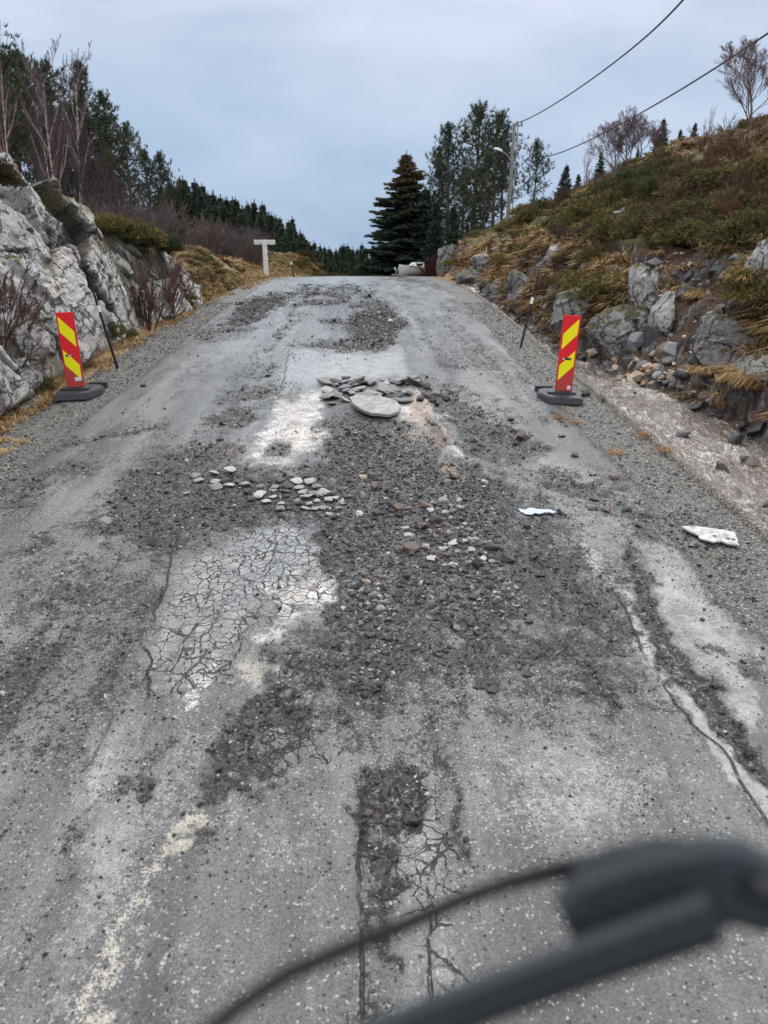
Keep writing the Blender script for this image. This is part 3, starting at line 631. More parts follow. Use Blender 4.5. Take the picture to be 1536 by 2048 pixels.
def outcrop():
    ns, nv = 900, 320
    s = np.linspace(1.5, 20.2, ns); v = np.linspace(0, 1.25, nv); Sg, Vg = np.meshgrid(s, v, indexing='ij'); Sg, Vg = Sg.ravel(), Vg.ravel()
    f = np.interp(Sg, LY, LF)+.02; t = np.interp(Sg, LY, LT); zt = np.interp(Sg, LY, LZ); zf = Rz(Sg)-.15
    vv = np.clip(Vg, 0, 1); over = np.clip(Vg-1, 0, 1)
    pr = vv**.85; x = -(f+(t-f)*(.08*vv+.92*vv**1.25)) - over*5.5; z = zf+(zt-zf)*pr - over*1.3
    y = Sg + vv*.25
    # layered, fractured face: tilted facets in slanting slabs
    px_, py_, pf_ = proj(x, y, z)
    h = (z-zf); th = R_(46); U = (Sg*math.cos(th)-h*math.sin(th)); W_ = (Sg*math.sin(th)+h*math.cos(th))
    wx = .22*fbm(U*1.3, W_*1.3, 3, 101); wy = .22*fbm(U*1.3, W_*1.3, 3, 102)
    D = np.zeros_like(x); C = np.zeros_like(x)
    for cell, an, amp, tl, s_ in ((1.5, 1.9, .30, .62, 1), (.62, 1.7, .12, .60, 2), (.26, 1.5, .04, .6, 3), (.11, 1.3, .012, .5, 4)):
        p = np.stack([(U+wx*.35*min(1, cell*1.4))/an, W_+wy*.35*min(1, cell*1.4)], -1)
        F1, F2, dv, h1, h2, h3 = worley(p, cell, s_*50)
        g = F2-F1; D += amp*(h1-.5) + tl*((h2-.5)*dv[:, 0]+(h3-.5)*dv[:, 1]) - (.10*np.exp(-(g/.02)**2) if s_ < 3 else 0)
        if s_ < 4: C = np.maximum(C, np.exp(-(g/(.03, .035, .04)[s_-1])**2)*(1, .85, .5)[s_-1]*sstep(.32, .5, fbm(U*.8, W_*.8, 3, 107+s_)+.5))
    D += .10*fbm(U*.7, W_*1.2, 4, 105) + .03*fbm(U*4, W_*5, 4, 109) + .02*fbm(U*12, W_*14, 3, 110)
    D = D.reshape(ns, nv)
    for _ in range(1):
        D[1:-1] = (D[:-2]+2*D[1:-1]+D[2:])/4; D[:, 1:-1] = (D[:, :-2]+2*D[:, 1:-1]+D[:, 2:])/4
    D = D.ravel() + .012*fbm(U*16, W_*18, 3, 111)
    fade = sstep(0, .06, Vg)*sstep(1.25, 1.12, Vg)*.95+.05
    out = .22+D
    nx_, nz_ = .82, .45
    x = x + out*fade*nx_; z = z + out*fade*nz_*sstep(0, .2, vv)
    moss = np.zeros_like(x); dark = np.zeros_like(x); px, py, pf = px_, py_, pf_
    for s_, f_, p in ((1, 6, [(148,503),(170,497),(195,503),(198,518),(180,520),(155,515)]), (.8, 8, [(65,375),(80,388),(95,415),(90,440),(75,415),(62,390)]),
        (.9, 6, [(112,418),(140,440),(145,462),(120,452),(108,430)]), (.9, 10, [(175,425),(200,440),(215,500),(240,560),(262,600),(290,640),(262,640),(235,570),(205,520),(185,480)]),
        (.8, 10, [(215,455),(290,480),(300,560),(285,600),(262,560),(240,510)]), (.8, 8, [(50,545),(70,530),(80,555),(60,570)]),
        (.7, 10, [(215,500),(230,520),(255,570),(240,560)]), (.9, 12, [(0,330),(25,340),(20,360),(0,370)]), (.6, 14, [(20,640),(80,690),(120,740),(60,760),(0,700)]),
        (.8, 8, [(95,375),(150,402),(200,450),(185,455),(140,418),(98,388)])): paint(moss, px, py, p, f_, s_)
    moss = np.clip(moss + .8*fbm(U*5, W_*6, 4, 120)*sstep(.1, .4, moss), 0, 1)
    for s_, f_, p in ((1, 3, [(83,378),(97,395),(98,452),(92,470),(85,450),(88,400)]), (1, 4, [(85,455),(92,470),(98,480),(90,520),(88,500)]),
        (1, 4, [(88,470),(122,498),(150,510),(135,515),(95,510)]), (.8, 5, [(30,420),(60,440),(85,500),(88,570),(80,560),(70,500)]), (.8, 4, [(95,380),(150,425),(165,450),(140,440),(100,400)]),
        (.8, 6, [(190,440),(225,480),(240,520),(225,510),(200,470)]), (.8, 4, [(215,500),(280,650),(265,640),(210,540)]), (.7, 4, [(20,595),(60,585),(40,600)])): paint(dark, px, py, p, f_, s_)
    C = np.maximum(C, sstep(.25, .8, dark)*.9)
    x = x - .10*dark*nx_; z = z-.10*dark*nz_
    i, j = np.meshgrid(np.arange(ns-1), np.arange(nv-1), indexing='ij'); q = (i*nv+j).ravel(); F = np.stack([q, q+nv, q+nv+1, q+1], -1)
    o = link('rock_outcrop', mesh_np('rock_outcrop', np.stack([x, y, z], -1), [F], M_ROCK, False, None, dict(crk=C, moss=moss)))
    meta(o, 'pale grey fractured rock face with moss patches beside the road', 'rock')
outcrop()
# ============================================================ LOOSE STONES
def hull(seed, n=14, sq=(1, 1, .7), jag=.35):
    r = random.Random(seed); bm = bmesh.new()
    for _ in range(n):
        v = Vector((r.gauss(0, 1), r.gauss(0, 1), r.gauss(0, 1))).normalized()*(1-jag*r.random())
        bm.verts.new((v.x*sq[0], v.y*sq[1], v.z*sq[2]))
    bmesh.ops.convex_hull(bm, input=bm.verts); 
    for v in [v for v in bm.verts if not v.link_faces]: bm.verts.remove(v)
    bmesh.ops.triangulate(bm, faces=bm.faces); bm.verts.index_update()
    V = np.array([v.co[:] for v in bm.verts]); F = np.array([[v.index for v in f.verts] for f in bm.faces]); bm.free(); return V, F
CHIP = [hull(s, 9+s % 4, (1, .8+.3*(s % 2), .45+.1*(s % 4))) for s in range(12)]
def rotm(n):
    a = rng.uniform(0, 2*np.pi, n); c, s = np.cos(a), np.sin(a); t = rng.normal(0, .35, n); u = rng.normal(0, .35, n)
    Rz_ = np.zeros((n, 3, 3)); Rz_[:, 0, 0] = c; Rz_[:, 0, 1] = -s; Rz_[:, 1, 0] = s; Rz_[:, 1, 1] = c; Rz_[:, 2, 2] = 1
    Rx = np.zeros((n, 3, 3)); Rx[:, 0, 0] = 1; Rx[:, 1, 1] = np.cos(t); Rx[:, 1, 2] = -np.sin(t); Rx[:, 2, 1] = np.sin(t); Rx[:, 2, 2] = np.cos(t)
    Ry = np.zeros((n, 3, 3)); Ry[:, 1, 1] = 1; Ry[:, 0, 0] = np.cos(u); Ry[:, 0, 2] = np.sin(u); Ry[:, 2, 0] = -np.sin(u); Ry[:, 2, 2] = np.cos(u)
    return Rz_@Rx@Ry
def scatter(acc, protos, pos, size, col):
    n = len(pos); R = rotm(n); k = rng.integers(0, len(protos), n)
    for i, (V, F) in enumerate(protos):
        m = np.where(k == i)[0]
        if not len(m): continue
        P = np.einsum('nij,vj->nvi', R[m], V)*size[m][:, None, None] + pos[m][:, None]
        Fa = (F[None]+(np.arange(len(m))*len(V))[:, None, None]).reshape(-1, 3)
        acc.add(P.reshape(-1, 3), Fa, np.repeat(col[m], len(V), axis=0))
def mat_stone(name='loose_stone', rough=.7):
    n = NT(name); c = n.attr('Col', 'Color'); q = n.noise(60, 4, .7); g = n.noise(14, 4)
    c = n.mix(1, c, n.mix(q, (.6, .6, .6), (1.4, 1.4, 1.4)), 'MULTIPLY'); return n.fin(c, rough, n.bump(q, .5, .004), .4)
M_STONE = mat_stone()
GREY = np.array([(.026, .026, .028), (.037, .037, .039), (.058, .057, .056), (.034, .033, .032), (.115, .113, .11), (.08, .062, .05)])
def pick(C, n, p=None):
    return C[rng.choice(len(C), n, p=p)]*rng.uniform(.75, 1.3, (n, 1))
def road_chips():
    # many candidates thinned by the loose-stone mask
    n = 520000; r = rng.random(n); y = 1.5*np.exp(r*np.log(26/1.5)); x = rng.uniform(-3.4, 3.3, n)
    g = road_at(x, y, GRAVM); cl = fbm(x*1.6, y*1.1, 3, 201)+.5; left = sstep(-.1, -2.2, x)*sstep(9, 5, y)
    p = .95*np.clip(g*1.2-.15, 0, 1)**1.5 + .07*sstep(.38, .62, cl) + .075*left*sstep(.35, .6, cl) + .06*sstep(.1, .3, g)
    keep = rng.random(n) < p*np.clip(.35+y/9, 0, 1)*.42; x, y, g = x[keep], y[keep], g[keep]; n = len(x)
    s = rng.lognormal(-5.05, .42, n); s = np.where(g > .35, s*1.35, s*.95); s = np.clip(s, .003, .024)*np.interp(y, [2, 8, 15, 26], [.9, 1.25, 1.7, 2.4])
    s = np.where((g > .4) & (rng.random(n) < .08), s*2.0, s)
    z = road_at(x, y)+s*.25; col = pick(GREY, n, [.3, .3, .16, .12, .08, .04])
    bright = rng.random(n) < .05; col[bright] = (.34, .33, .31)
    a = Acc(); scatter(a, CHIP, np.stack([x, y, z], -1), s, col)
    meta(link('loose_gravel', a.mesh('loose_gravel', M_STONE)), 'dark broken asphalt crumbs strewn over the damaged road', kind='stuff')
    # shoulder gravel
    n = 26000; y = 4*np.exp(rng.random(n)*np.log(20/4)); side = rng.random(n) < .5
    x = np.where(side, rng.uniform(-4.3, -3.35, n), rng.uniform(2.55, 3.5, n)); s = np.clip(rng.lognormal(-4.75, .45, n), .004, .03)*np.interp(y, [4, 20], [.9, 1.7])
    inr = (x > XL0) & (x < XR0); z = np.where(inr, road_at(x, y), H(x, y))+s*.2
    col = pick(np.array([(.06, .06, .055), (.12, .12, .11), (.2, .19, .17), (.33, .30, .26), (.17, .12, .09)]), n, [.3, .3, .2, .12, .08])
    a = Acc(); scatter(a, CHIP, np.stack([x, y, z], -1), s, col)
    meta(link('shoulder_gravel', a.mesh('shoulder_gravel', M_STONE)), 'mixed grey and tan gravel along the road edges', kind='stuff')
road_chips()
# big pieces one could point at
M_ST = {}
def stone_mat(k):
    if k not in M_ST:
        c = dict(grey=(.20, .20, .198), pale=(.36, .36, .35), dark=(.06, .06, .06), brown=(.125, .092, .072), tan=(.45, .36, .27), black=(.02, .02, .021), wet=(.035, .036, .04), orange=(.40, .24, .13), cream=(.52, .44, .27), slate=(.10, .105, .115), slabgrey=(.20, .20, .205))[k]
        n = NT('stone_'+k); P = n.map(n.P(), (9, 9, 9)) ; q = n.noise(1.3, 6, .65, P); r = n.noise(7, 5, .7, P); oi = n.objrand()
        col = n.mix(n.rng(q, .3, .7), tuple(v*.6 for v in c), tuple(min(.9, v*1.35) for v in c)); col = n.mix(n.rng(r, .58, .72, 0, .45), col, tuple(v*.35 for v in c))
        col = n.mix(1, col, n.mix(oi, (.75, .75, .75), (1.25, 1.22, 1.2)), 'MULTIPLY')
        M_ST[k] = n.fin(col, .28 if k in ('wet', 'slate') else .65, n.bump(n.add(q, n.mul(r, .5)), .6, .01), .5)
    return M_ST[k]
def rough_stone(seed, sq=(1, .8, .5), sub=2, n=16):
    V, F = hull(seed, n, sq, .3); bm = bmesh.new(); vs = [bm.verts.new(v) for v in V]
    for f in F: bm.faces.new([vs[i] for i in f])
    bmesh.ops.dissolve_limit(bm, angle_limit=R_(12), verts=bm.verts, edges=bm.edges)
    bmesh.ops.bevel(bm, geom=list(bm.edges), offset=.05, segments=1, affect='EDGES', clamp_overlap=True)
    bmesh.ops.triangulate(bm, faces=bm.faces)
    if sub: bmesh.ops.subdivide_edges(bm, edges=list(bm.edges), cuts=sub, use_grid_fill=True)
    for v in bm.verts:
        c = v.co; d = fbm(np.array([c.x*2.2+seed]), np.array([c.y*2.2]), 3, seed, np.array([c.z*2.2]))[0]; v.co = c*(1+.22*d)
    me = bpy.data.meshes.new('stone'); bm.to_mesh(me); bm.free(); return me
STONES = [rough_stone(300+i, (1, .75+.1*(i % 3), .42+.09*(i % 4)), 1) for i in range(8)]
SLABS = [rough_stone(340+i, (1, .7, .16+.03*(i % 3)), 1, 20) for i in range(5)]
def stone_mesh(lst, i, k):
    me = lst[i % len(lst)]; key = me.name+'_'+k
    if key in bpy.data.meshes: return bpy.data.meshes[key]
    m2 = me.copy(); m2.name = key; m2.materials.clear(); m2.materials.append(stone_mat(k)); return m2
def put_stone(name, px, py, wpx, k, label, cat='stone', group=None, lst=None, i=None, on_road=True, rz=None, tilt=.15, sink=.25, sy=1, sz=1, p=None):
    if p is None:
        p = flat(px, py) if on_road else hit(px, py)
    if on_road and XL0 < p[0] < XR0: p[2] = float(road_at(np.array([p[0]]), np.array([p[1]]))[0])
    lst = STONES if lst is None else lst; i = random.randrange(99) if i is None else i
    s = wpx*p[1]/FPX/2*(1.3 if on_road else 1.05)
    o = link(name, stone_mesh(lst, i, k), None, p); o.scale = (s, s*sy, s*sz)
    o.rotation_euler = (random.gauss(0, tilt), random.gauss(0, tilt), random.uniform(0, 6.28) if rz is None else rz)
    o.location.z += s*.4*(1-2*sink)*(.4 if lst is SLABS else 1)
    return meta(o, label, cat, group)
G1 = 'pale broken chips lying in the dark rubble'
for (px, py, w, k) in [(887,1002,24,'pale'),(917,1000,22,'pale'),(920,1015,22,'pale'),(862,1018,20,'pale'),(890,1027,18,'pale'),(905,1022,16,'grey'),(810,1052,18,'pale'),(817,1064,22,'pale'),(908,1084,34,'pale'),(949,1081,24,'pale'),(884,1094,26,'pale'),(941,1098,20,'pale'),(950,1069,18,'grey'),(853,1092,18,'pale'),(865,1114,32,'pale'),(965,1113,20,'pale'),(983,1120,14,'pale'),(908,1131,22,'pale'),(733,1163,20,'tan'),(757,1174,12,'pale'),(717,1027,20,'pale'),(724,954,20,'tan'),(760,1190,16,'pale'),(762,1202,16,'pale'),(772,1199,14,'grey'),(762,1215,22,'pale'),(780,1216,12,'pale'),(788,1224,12,'pale'),(760,1229,16,'grey'),(1033,1173,14,'pale'),(1018,1178,16,'grey'),(914,1254,24,'grey'),(950,1206,14,'pale'),(1013,1167,16,'grey'),(828,1127,14,'grey'),(968,962,16,'pale'),(970,970,12,'pale'),(690,1160,12,'grey'),(703,1182,12,'pale'),(735,1205,14,'grey'),(938,1128,18,'grey'),(1000,1137,16,'grey')]:
    put_stone('stone_chip', px, py, w*1.1, k, 'angular pale stone chip resting in the dark rubble field', 'stone', G1, SLABS if w > 24 else STONES, sy=.9)
G2 = 'brown and dark lumps in the rubble pile'
for (px, py, w, k) in [(853,1010,34,'brown'),(817,1013,20,'brown'),(797,1014,24,'brown'),(845,1052,34,'brown'),(879,1063,20,'brown'),(870,1040,30,'dark'),(840,990,20,'dark'),(893,1050,22,'brown'),(1014,1120,38,'dark'),(987,1091,40,'dark'),(1003,1157,26,'dark'),(977,1139,20,'dark'),(940,1152,20,'brown'),(960,1160,22,'dark'),(893,1110,18,'brown'),(930,1116,20,'brown'),(880,1130,18,'brown'),(917,1170,20,'dark'),(976,1169,22,'dark'),(1020,1190,24,'dark'),(860,1140,18,'brown'),(946,1193,22,'dark'),(900,1200,18,'dark'),(935,1236,20,'dark'),(936,1265,18,'brown'),(820,1096,40,'brown'),(738,1272,26,'dark'),(748,976,30,'brown'),(724,990,24,'grey'),(700,1100,18,'dark')]:
    put_stone('rubble_stone', px, py, w, k, 'dark or brown rounded stone lump in the rubble field', 'stone', G2)
for _ in range(150):                       # more of the same between them
    t = random.random(); a = random.gauss(0, 1)
    px, py = (850+t*150+a*28, 1000+t*190+random.gauss(0, 26)) if random.random() < .7 else (745+random.gauss(0, 24), 1195+random.gauss(0, 34))
    if random.random() < .3: put_stone('stone_chip', px, py, random.uniform(9, 16), random.choice(['pale', 'grey']), 'angular pale stone chip resting in the dark rubble field', 'stone', G1)
    else: put_stone('rubble_stone', px, py, random.uniform(10, 20), random.choice(['dark', 'brown', 'grey', 'dark']), 'dark or brown rounded stone lump in the rubble field', 'stone', G2)
G3 = 'flat broken asphalt plates'
for r_, y0, x0, x1, w in ((0, 950, 395, 480, 28), (1, 962, 400, 500, 26), (2, 972, 430, 640, 26), (3, 984, 490, 690, 25), (4, 996, 500, 700, 22), (5, 1006, 530, 700, 20), (6, 962, 560, 660, 30), (7, 1018, 560, 680, 20)):
    x = x0
    while x < x1:
        put_stone('asphalt_plate', x+random.gauss(0, 4), y0+random.gauss(0, 3), w*random.uniform(.75, 1.3), random.choice(['pale', 'pale', 'grey', 'grey', 'dark']), 'small flat plate of broken asphalt in the crumbled band', 'asphalt piece', G3, SLABS, sy=1.2, tilt=.08, sink=-.5, sz=1.5)
        x += w*random.uniform(.95, 1.25)
for px, py, w in ((655,785,30),(668,800,36),(690,790,30),(700,775,22),(716,788,36),(740,778,30),(690,806,28),(664,812,24),(720,798,26),(745,796,44),(770,780,28),(800,776,24),(786,786,26),(815,772,30),(838,776,26),(765,770,24)):
    put_stone('asphalt_plate', px, py, w, random.choice(['grey', 'slate', 'grey', 'pale']), 'tilted plate of heaved asphalt at the break line', 'asphalt piece', 'heaved asphalt plates along the break', SLABS, sy=1.1, tilt=.18, sink=-.1, sz=1.1)
for px, py, w, k, lab in ((212,1040,34,'grey','flat grey stone alone at the left edge of the rubble'), (985,1383,34,'dark','fist sized dark stone lying alone on the near asphalt'), (433,1538,28,'dark','round dark stone beside the pale sand streak'),
    (440,884,16,'black','small black lump on the smooth left lane'), (372,986,16,'pale','pale stone at the left end of the broken plates'), (1255,1019,22,'dark','dark stone at the right of the rubble beside a grey one'),
    (1228,1018,0,'grey',''), (1150,912,22,'dark','dark stone on the pale strip before the right warning board'), (1230,956,20,'brown','reddish dark stone on the right wet strip'), (1048,880,34,'brown','brown flat stone at the far right rubble edge'),
    (1188,1000,24,'brown','brown stone between the grey sheet and the stream'), (1213,1024,26,'brown','low brown stone left of the broken white sheet'), (1266,1018,0,'',''), (1021,842,16,'black','black lump at the top of the right rubble wedge'),
    (1060,1250,22,'dark','dark clump beside the pale tyre strip'), (1055,1355,26,'dark','dark lump just right of the lone fist sized stone'), (1122,872,18,'grey','grey stone right of the far rubble wedge'),
    (782,644,16,'tan','pale stone in the far dark patch of the road'), (895,964,18,'grey','grey stone next to the orange dirt clump'), (912,957,24,'brown','brown lump in the orange dirt clump')):
    if w: put_stone('road_stone', px, py, w, k, lab, 'stone')
for _ in range(34):
    t = random.random(); px = 650+190*t; py = 788+random.gauss(0, 10)
    put_stone('asphalt_plate', px, py, random.uniform(26, 52), random.choice(['grey', 'slabgrey', 'slate', 'dark', 'slabgrey']), 'tilted plate of heaved asphalt at the break line', 'asphalt piece', 'heaved asphalt plates along the break', SLABS, sy=.9, tilt=.2, sink=-.1, sz=1.0)
for _ in range(16):
    put_stone('asphalt_crumb', 860+random.gauss(0, 30), 795+random.gauss(0, 14), random.uniform(14, 28), random.choice(['dark', 'grey', 'black']), 'dark angular asphalt lump right of the heaved ridge', 'asphalt piece', 'dark lumps right of the heaved ridge', STONES)
# the large slab and the flat sheets
def plate(name, pix, th, k, label, cat, lift=.0, holes=(), tilt=None, mat=None):
    pts = [flat(*p) for p in pix]; c = np.mean(pts, 0); c[2] = max(float(road_at(np.array([p[0]]), np.array([p[1]]))[0]) for p in pts)+lift
    q = [(p[0]-c[0], p[1]-c[1]) for p in pts]; out = []
    for i in range(len(q)):
        a, b = q[i], q[(i+1) % len(q)]; out.append(a)
        for t in (.33, .66): out.append((a[0]+(b[0]-a[0])*t+random.gauss(0, .006), b[1]*t+a[1]*(1-t)+random.gauss(0, .01)))
    bm = bmesh.new(); bm_prism(bm, out, 0, th)
    o = bm_mesh(name, bm, mat or stone_mat(k)); o.location = c
    if tilt: o.rotation_euler = tilt
    return meta(o, label, cat)
plate('asphalt_slab', [(700,812),(712,806),(760,808),(792,816),(802,825),(798,836),(780,843),(745,841),(722,833),(706,824)], .035, 'slabgrey', 'large pale grey asphalt slab tipped up at the break line', 'asphalt slab', .02, tilt=(.07, .02, 0))
bmx = plain('black_rubber', (.018, .018, .02), .55, .2, 20)
plate('rubber_block', [(684,772),(684,767),(701,767),(701,772)], .05, 'black', 'short black block lying on the pale slab at the break', 'block', 0, mat=bmx)
mp_ = NT('wet_sheet'); M_SHEET = mp_.fin((.42, .47, .56), .22, mp_.bump(mp_.noise(9, 3), .15, .01), .6)  # bluish tint of the reflected sky is put into the base colour
plate('metal_sheet', [(1036,1019),(1050,1022),(1062,1017),(1078,1020),(1098,1021),(1108,1024),(1115,1028),(1100,1028),(1088,1027),(1078,1031),(1070,1029),(1062,1032),(1052,1031),(1048,1028),(1040,1025)], .006, '', 'bluish grey jagged flat sheet lying on the gravel', 'sheet', .004, mat=M_SHEET)
mp_ = NT('grimy_white'); M_WSH = mp_.fin(mp_.mix(mp_.rng(mp_.noise(14, 6, .7), .4, .65), (.48, .48, .46), (.22, .22, .21)), .45, mp_.bump(mp_.noise(30, 4), .3, .004))
_w = plate('plastic_sheet', [(1360,1056),(1376,1054),(1400,1056),(1440,1062),(1470,1068),(1473,1080),(1478,1098),(1460,1095),(1440,1088),(1428,1090),(1400,1082),(1396,1074),(1378,1066)], .012, '', 'dirty white broken sheet with bolt holes near the stream edge', 'sheet', .012, mat=M_WSH)
for px, py in ((1428,1077),(1455,1083),(1466,1085)):
    p = flat(px, py); bm = bmesh.new(); bmesh.ops.create_cone(bm, cap_ends=True, segments=12, radius1=.014, radius2=.014, depth=.003); h_ = bm_mesh('bolt_hole', bm, bmx, _w); h_.location = (p[0]-_w.location.x, p[1]-_w.location.y, .0145)
# scattered dark pieces near the left shoulder
for px, py, w in ((287,772,22),(240,768,14)): put_stone('asphalt_crumb', px, py, w, 'black', 'small black crumb on the gravel edge past the left board', 'asphalt piece', 'black crumbs on the left gravel edge', SLABS)

# stones in and along the stream
G4 = 'stream stones'
def stream_stone(px, py, w, k, label=None, group=None, sy=.9, lst=None, rz=None, sz=1, i=None):
    return put_stone('stream_rock', px, py, w, k, label or 'wet grey rock sitting in the foaming stream', 'rock', group or (None if label else G4), lst, i, False, rz, .25, .2, sy, sz)
for a in ((1275,767,60,'tan','large angular tan boulder left of the grey boulders by the stream'), (1345,775,56,'slate','blue grey cracked boulder above the stream bank'), (1352,800,66,'slate','wet dark boulder behind the smooth round one in the stream'),
    (1300,828,40,'slate','smooth round grey rock in the white water'), (1343,822,36,'slate','rounded blue grey rock on the water edge'), (1325,860,30,'cream','yellowish rock with white foam round it'), (1448,872,30,'orange','pinkish rock at the far water edge'),
    (1515,865,70,'wet','large black wet boulder at the right edge of the stream'), (1500,940,64,'brown','brown submerged boulder at the right of the lower stream'), (1386,793,40,'wet','dark rock wedged above the grey boulders'),
    (1250,770,30,'tan','flat tan rock by the big tan boulder'), (1230,765,26,'orange','orange brown stone at the foot of the landslip'), (1100,660,40,'wet','dark flat rock at the middle of the upper stream'), (1065,662,34,'pale','pale wet rock left in the upper stream'),
    (1190,712,44,'tan','pinkish tan boulder behind the right warning board'), (1120,665,34,'wet','blackish rock right of the pale wet rock'), (1165,672,24,'orange','small orange slab beside the upper stream'), (1085,628,26,'slate','blue grey slab on the bank above the snow pole'),
    (1480,770,30,'slate','grey rock under the dry grass tuft'), (1430,795,44,'wet','dark rock between the boulders and the grass tuft'), (1500,1025,36,'wet','dark rock in the water at the lower right'), (1170,790,30,'dark','dark rock at the water edge beside the right board')):
    stream_stone(a[0], a[1], a[2], a[3], a[4])
for _ in range(230):
    t = random.random(); y = 8.5+15*t**.8; w = float(np.interp(y, RY, RW)); x = w + abs(random.gauss(0, .45))-.15; z = float(H(x, y))
    s = random.uniform(.05, .17)*(1 if t > .3 else 1.2); k = random.choice(['wet', 'slate', 'grey', 'tan', 'wet', 'brown', 'grey'])
    put_stone('bank_stone', 0, 0, 2*s*FPX/y, k, 'angular grey or tan stone on the far bank of the stream', 'rock', 'stones along the far bank of the stream', None, None, False, None, .3, .3, .9, 1, np.array([x, y, z]))
for _ in range(26):
    y = random.uniform(7, 24); x = random.uniform(3.5, float(np.interp(y, RY, RW))); z = float(Rz(y)-np.interp(y, [0, 19, 27], [.62, .55, .05])+.12)
    put_stone('stream_rock', 0, 0, 2*random.uniform(.05, .15)*FPX/y, random.choice(['wet', 'slate', 'dark']), 'wet grey rock sitting in the foaming stream', 'rock', G4, None, None, False, None, .3, .3, .9, 1, np.array([x, y, z]))
for _ in range(200):      # landslip stones
    px, py = random.uniform(1200, 1500), random.uniform(500, 800)
    if py < 500+abs(px-1360)*.25: continue
    p = hit(px, py); put_stone('slope_stone', px, py, random.uniform(6, 22)*(1.4 if py > 690 else 1), random.choice(['tan', 'tan', 'orange', 'pale', 'grey', 'brown', 'slate']), 'pale or tan stone lying on the brown landslip soil', 'rock', 'stones on the landslip', random.choice([STONES, SLABS]), None, False, None, .4, .3, .8, 1, p)
for _ in range(24):
    px = random.uniform(1200, 1330); p = hit(px, 745+random.gauss(0, 14)); put_stone('slope_stone', px, 0, random.uniform(18, 34), random.choice(['tan', 'orange', 'tan']), 'orange tan rubble stone heaped at the foot of the landslip', 'rock', 'tan rubble at the foot of the landslip', STONES, None, False, None, .4, .2, .8, 1, p)

# rock knobs showing through the right bank
def knob(px, py, wpx, hpx, seed, label, mat, lean=0, depth=.6, rz=0):
    p = hit(px, py); s = p[1]/FPX; bm = bmesh.new(); bmesh.ops.create_icosphere(bm, subdivisions=5, radius=1); 
    bm.verts.ensure_lookup_table(); C = np.array([v.co[:] for v in bm.verts]); q = np.stack([C[:, 0]*1.1+C[:, 1]*.8, C[:, 2]*1.3+C[:, 1]*.5], -1)+seed
    D = np.zeros(len(C)); K = np.zeros(len(C))
    rr = np.random.default_rng(seed); U3 = C/np.linalg.norm(C, axis=1)[:, None]; N3 = rr.normal(0, 1, (15, 3)); N3 /= np.linalg.norm(N3, axis=1)[:, None]; dk = rr.uniform(.55, .98, 15)
    dots = np.maximum(U3@N3.T, 1e-3); rads = dk/dots; srt = np.sort(rads, axis=1); R1 = np.minimum(srt[:, 0], 1.15); D += R1-1; K = np.maximum(K, np.exp(-((srt[:, 1]-srt[:, 0])/.015)**2)*.3*(rr.random() < .5))
    for cell, amp, tl in ((.55, .07, .45), (.22, .025, .4)):
        F1, F2, dv, h1, h2, h3 = worley(np.stack([(q[:, 0]*.8+q[:, 1]*.7)/1.8, q[:, 1]*.8-q[:, 0]*.7], -1), cell, seed)
        D += amp*(h1-.5)+tl*((h2-.5)*dv[:, 0]+(h3-.5)*dv[:, 1]); K = np.maximum(K, np.exp(-((F2-F1)/.04)**2)*.7)
    D += .05*fbm(C[:, 0]*5, C[:, 2]*5, 3, seed, C[:, 1]*5)
    V = C*(1+D)[:, None]*np.array([wpx*s*.5, depth, hpx*s*.5]); F = np.array([[v.index for v in f.verts] for f in bm.faces]); bm.free()
    o = link('boulder', mesh_np('boulder', V, [F], mat, False, None, dict(crk=np.clip(K, 0, 1)*.8, moss=np.zeros(len(C)))), None, p+np.array([.05, depth*.35, hpx*s*.1])); o.rotation_euler = (lean, 0, rz)
    return meta(o, label, 'rock')
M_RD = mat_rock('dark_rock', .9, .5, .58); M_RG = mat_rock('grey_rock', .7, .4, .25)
for a in ((1106,535,70,60,1,'pale grey rock knob on the right bank above the stream',M_RG), (1245,455,60,70,2,'upright pale lichen rock high on the right slope',M_RG), (1280,610,60,150,3,'grey rock rib beside the brown landslip',M_RG),
    (1165,650,110,120,4,'dark wet overhanging rock behind the right warning board',M_RD), (1240,690,150,110,5,'dark streaked rock ledge left of the landslip foot',M_RD), (1455,690,150,120,6,'dark overhanging rock above the dry grass tuft',M_RD),
    (1530,600,90,180,7,'grey mossy rock wall at the right edge of the slope',M_RG), (1000,600,90,70,8,'black shaded rock at the head of the stream',M_RD), (945,560,60,60,9,'low mossy rock beside the road crest',M_RD), (895,545,40,90,10,'dark upright rock beside the boat',M_RD),
    (1045,590,110,80,11,'dark rock face behind the right snow pole',M_RD), (968,530,50,34,12,'small pinkish grey rock on the right bank',M_RG), (1330,660,50,110,13,'narrow grey rock spine in the landslip',M_RG), (1020,480,40,22,14,'flat pale rock in the grass above the bank',M_RG),
    (1520,760,80,80,15,'rounded grey boulder right of the dry grass tuft',M_RG)):
    knob(*a)
# left side small rocks
for a in ((15,770,70,90,21,'broken grey rock at the bottom left below the outcrop',M_RG), (35,820,60,30,22,'long grey stone lying in the verge at the far left',M_RG), (40,700,110,110,23,'mossy grey rock hump behind the left warning board',M_RG),
    (655,541,24,16,24,'small grey rock at the left of the crest',M_RG), (310,610,60,90,25,'mossy grey rock below the overhanging juniper',M_RG)):
    knob(*a)

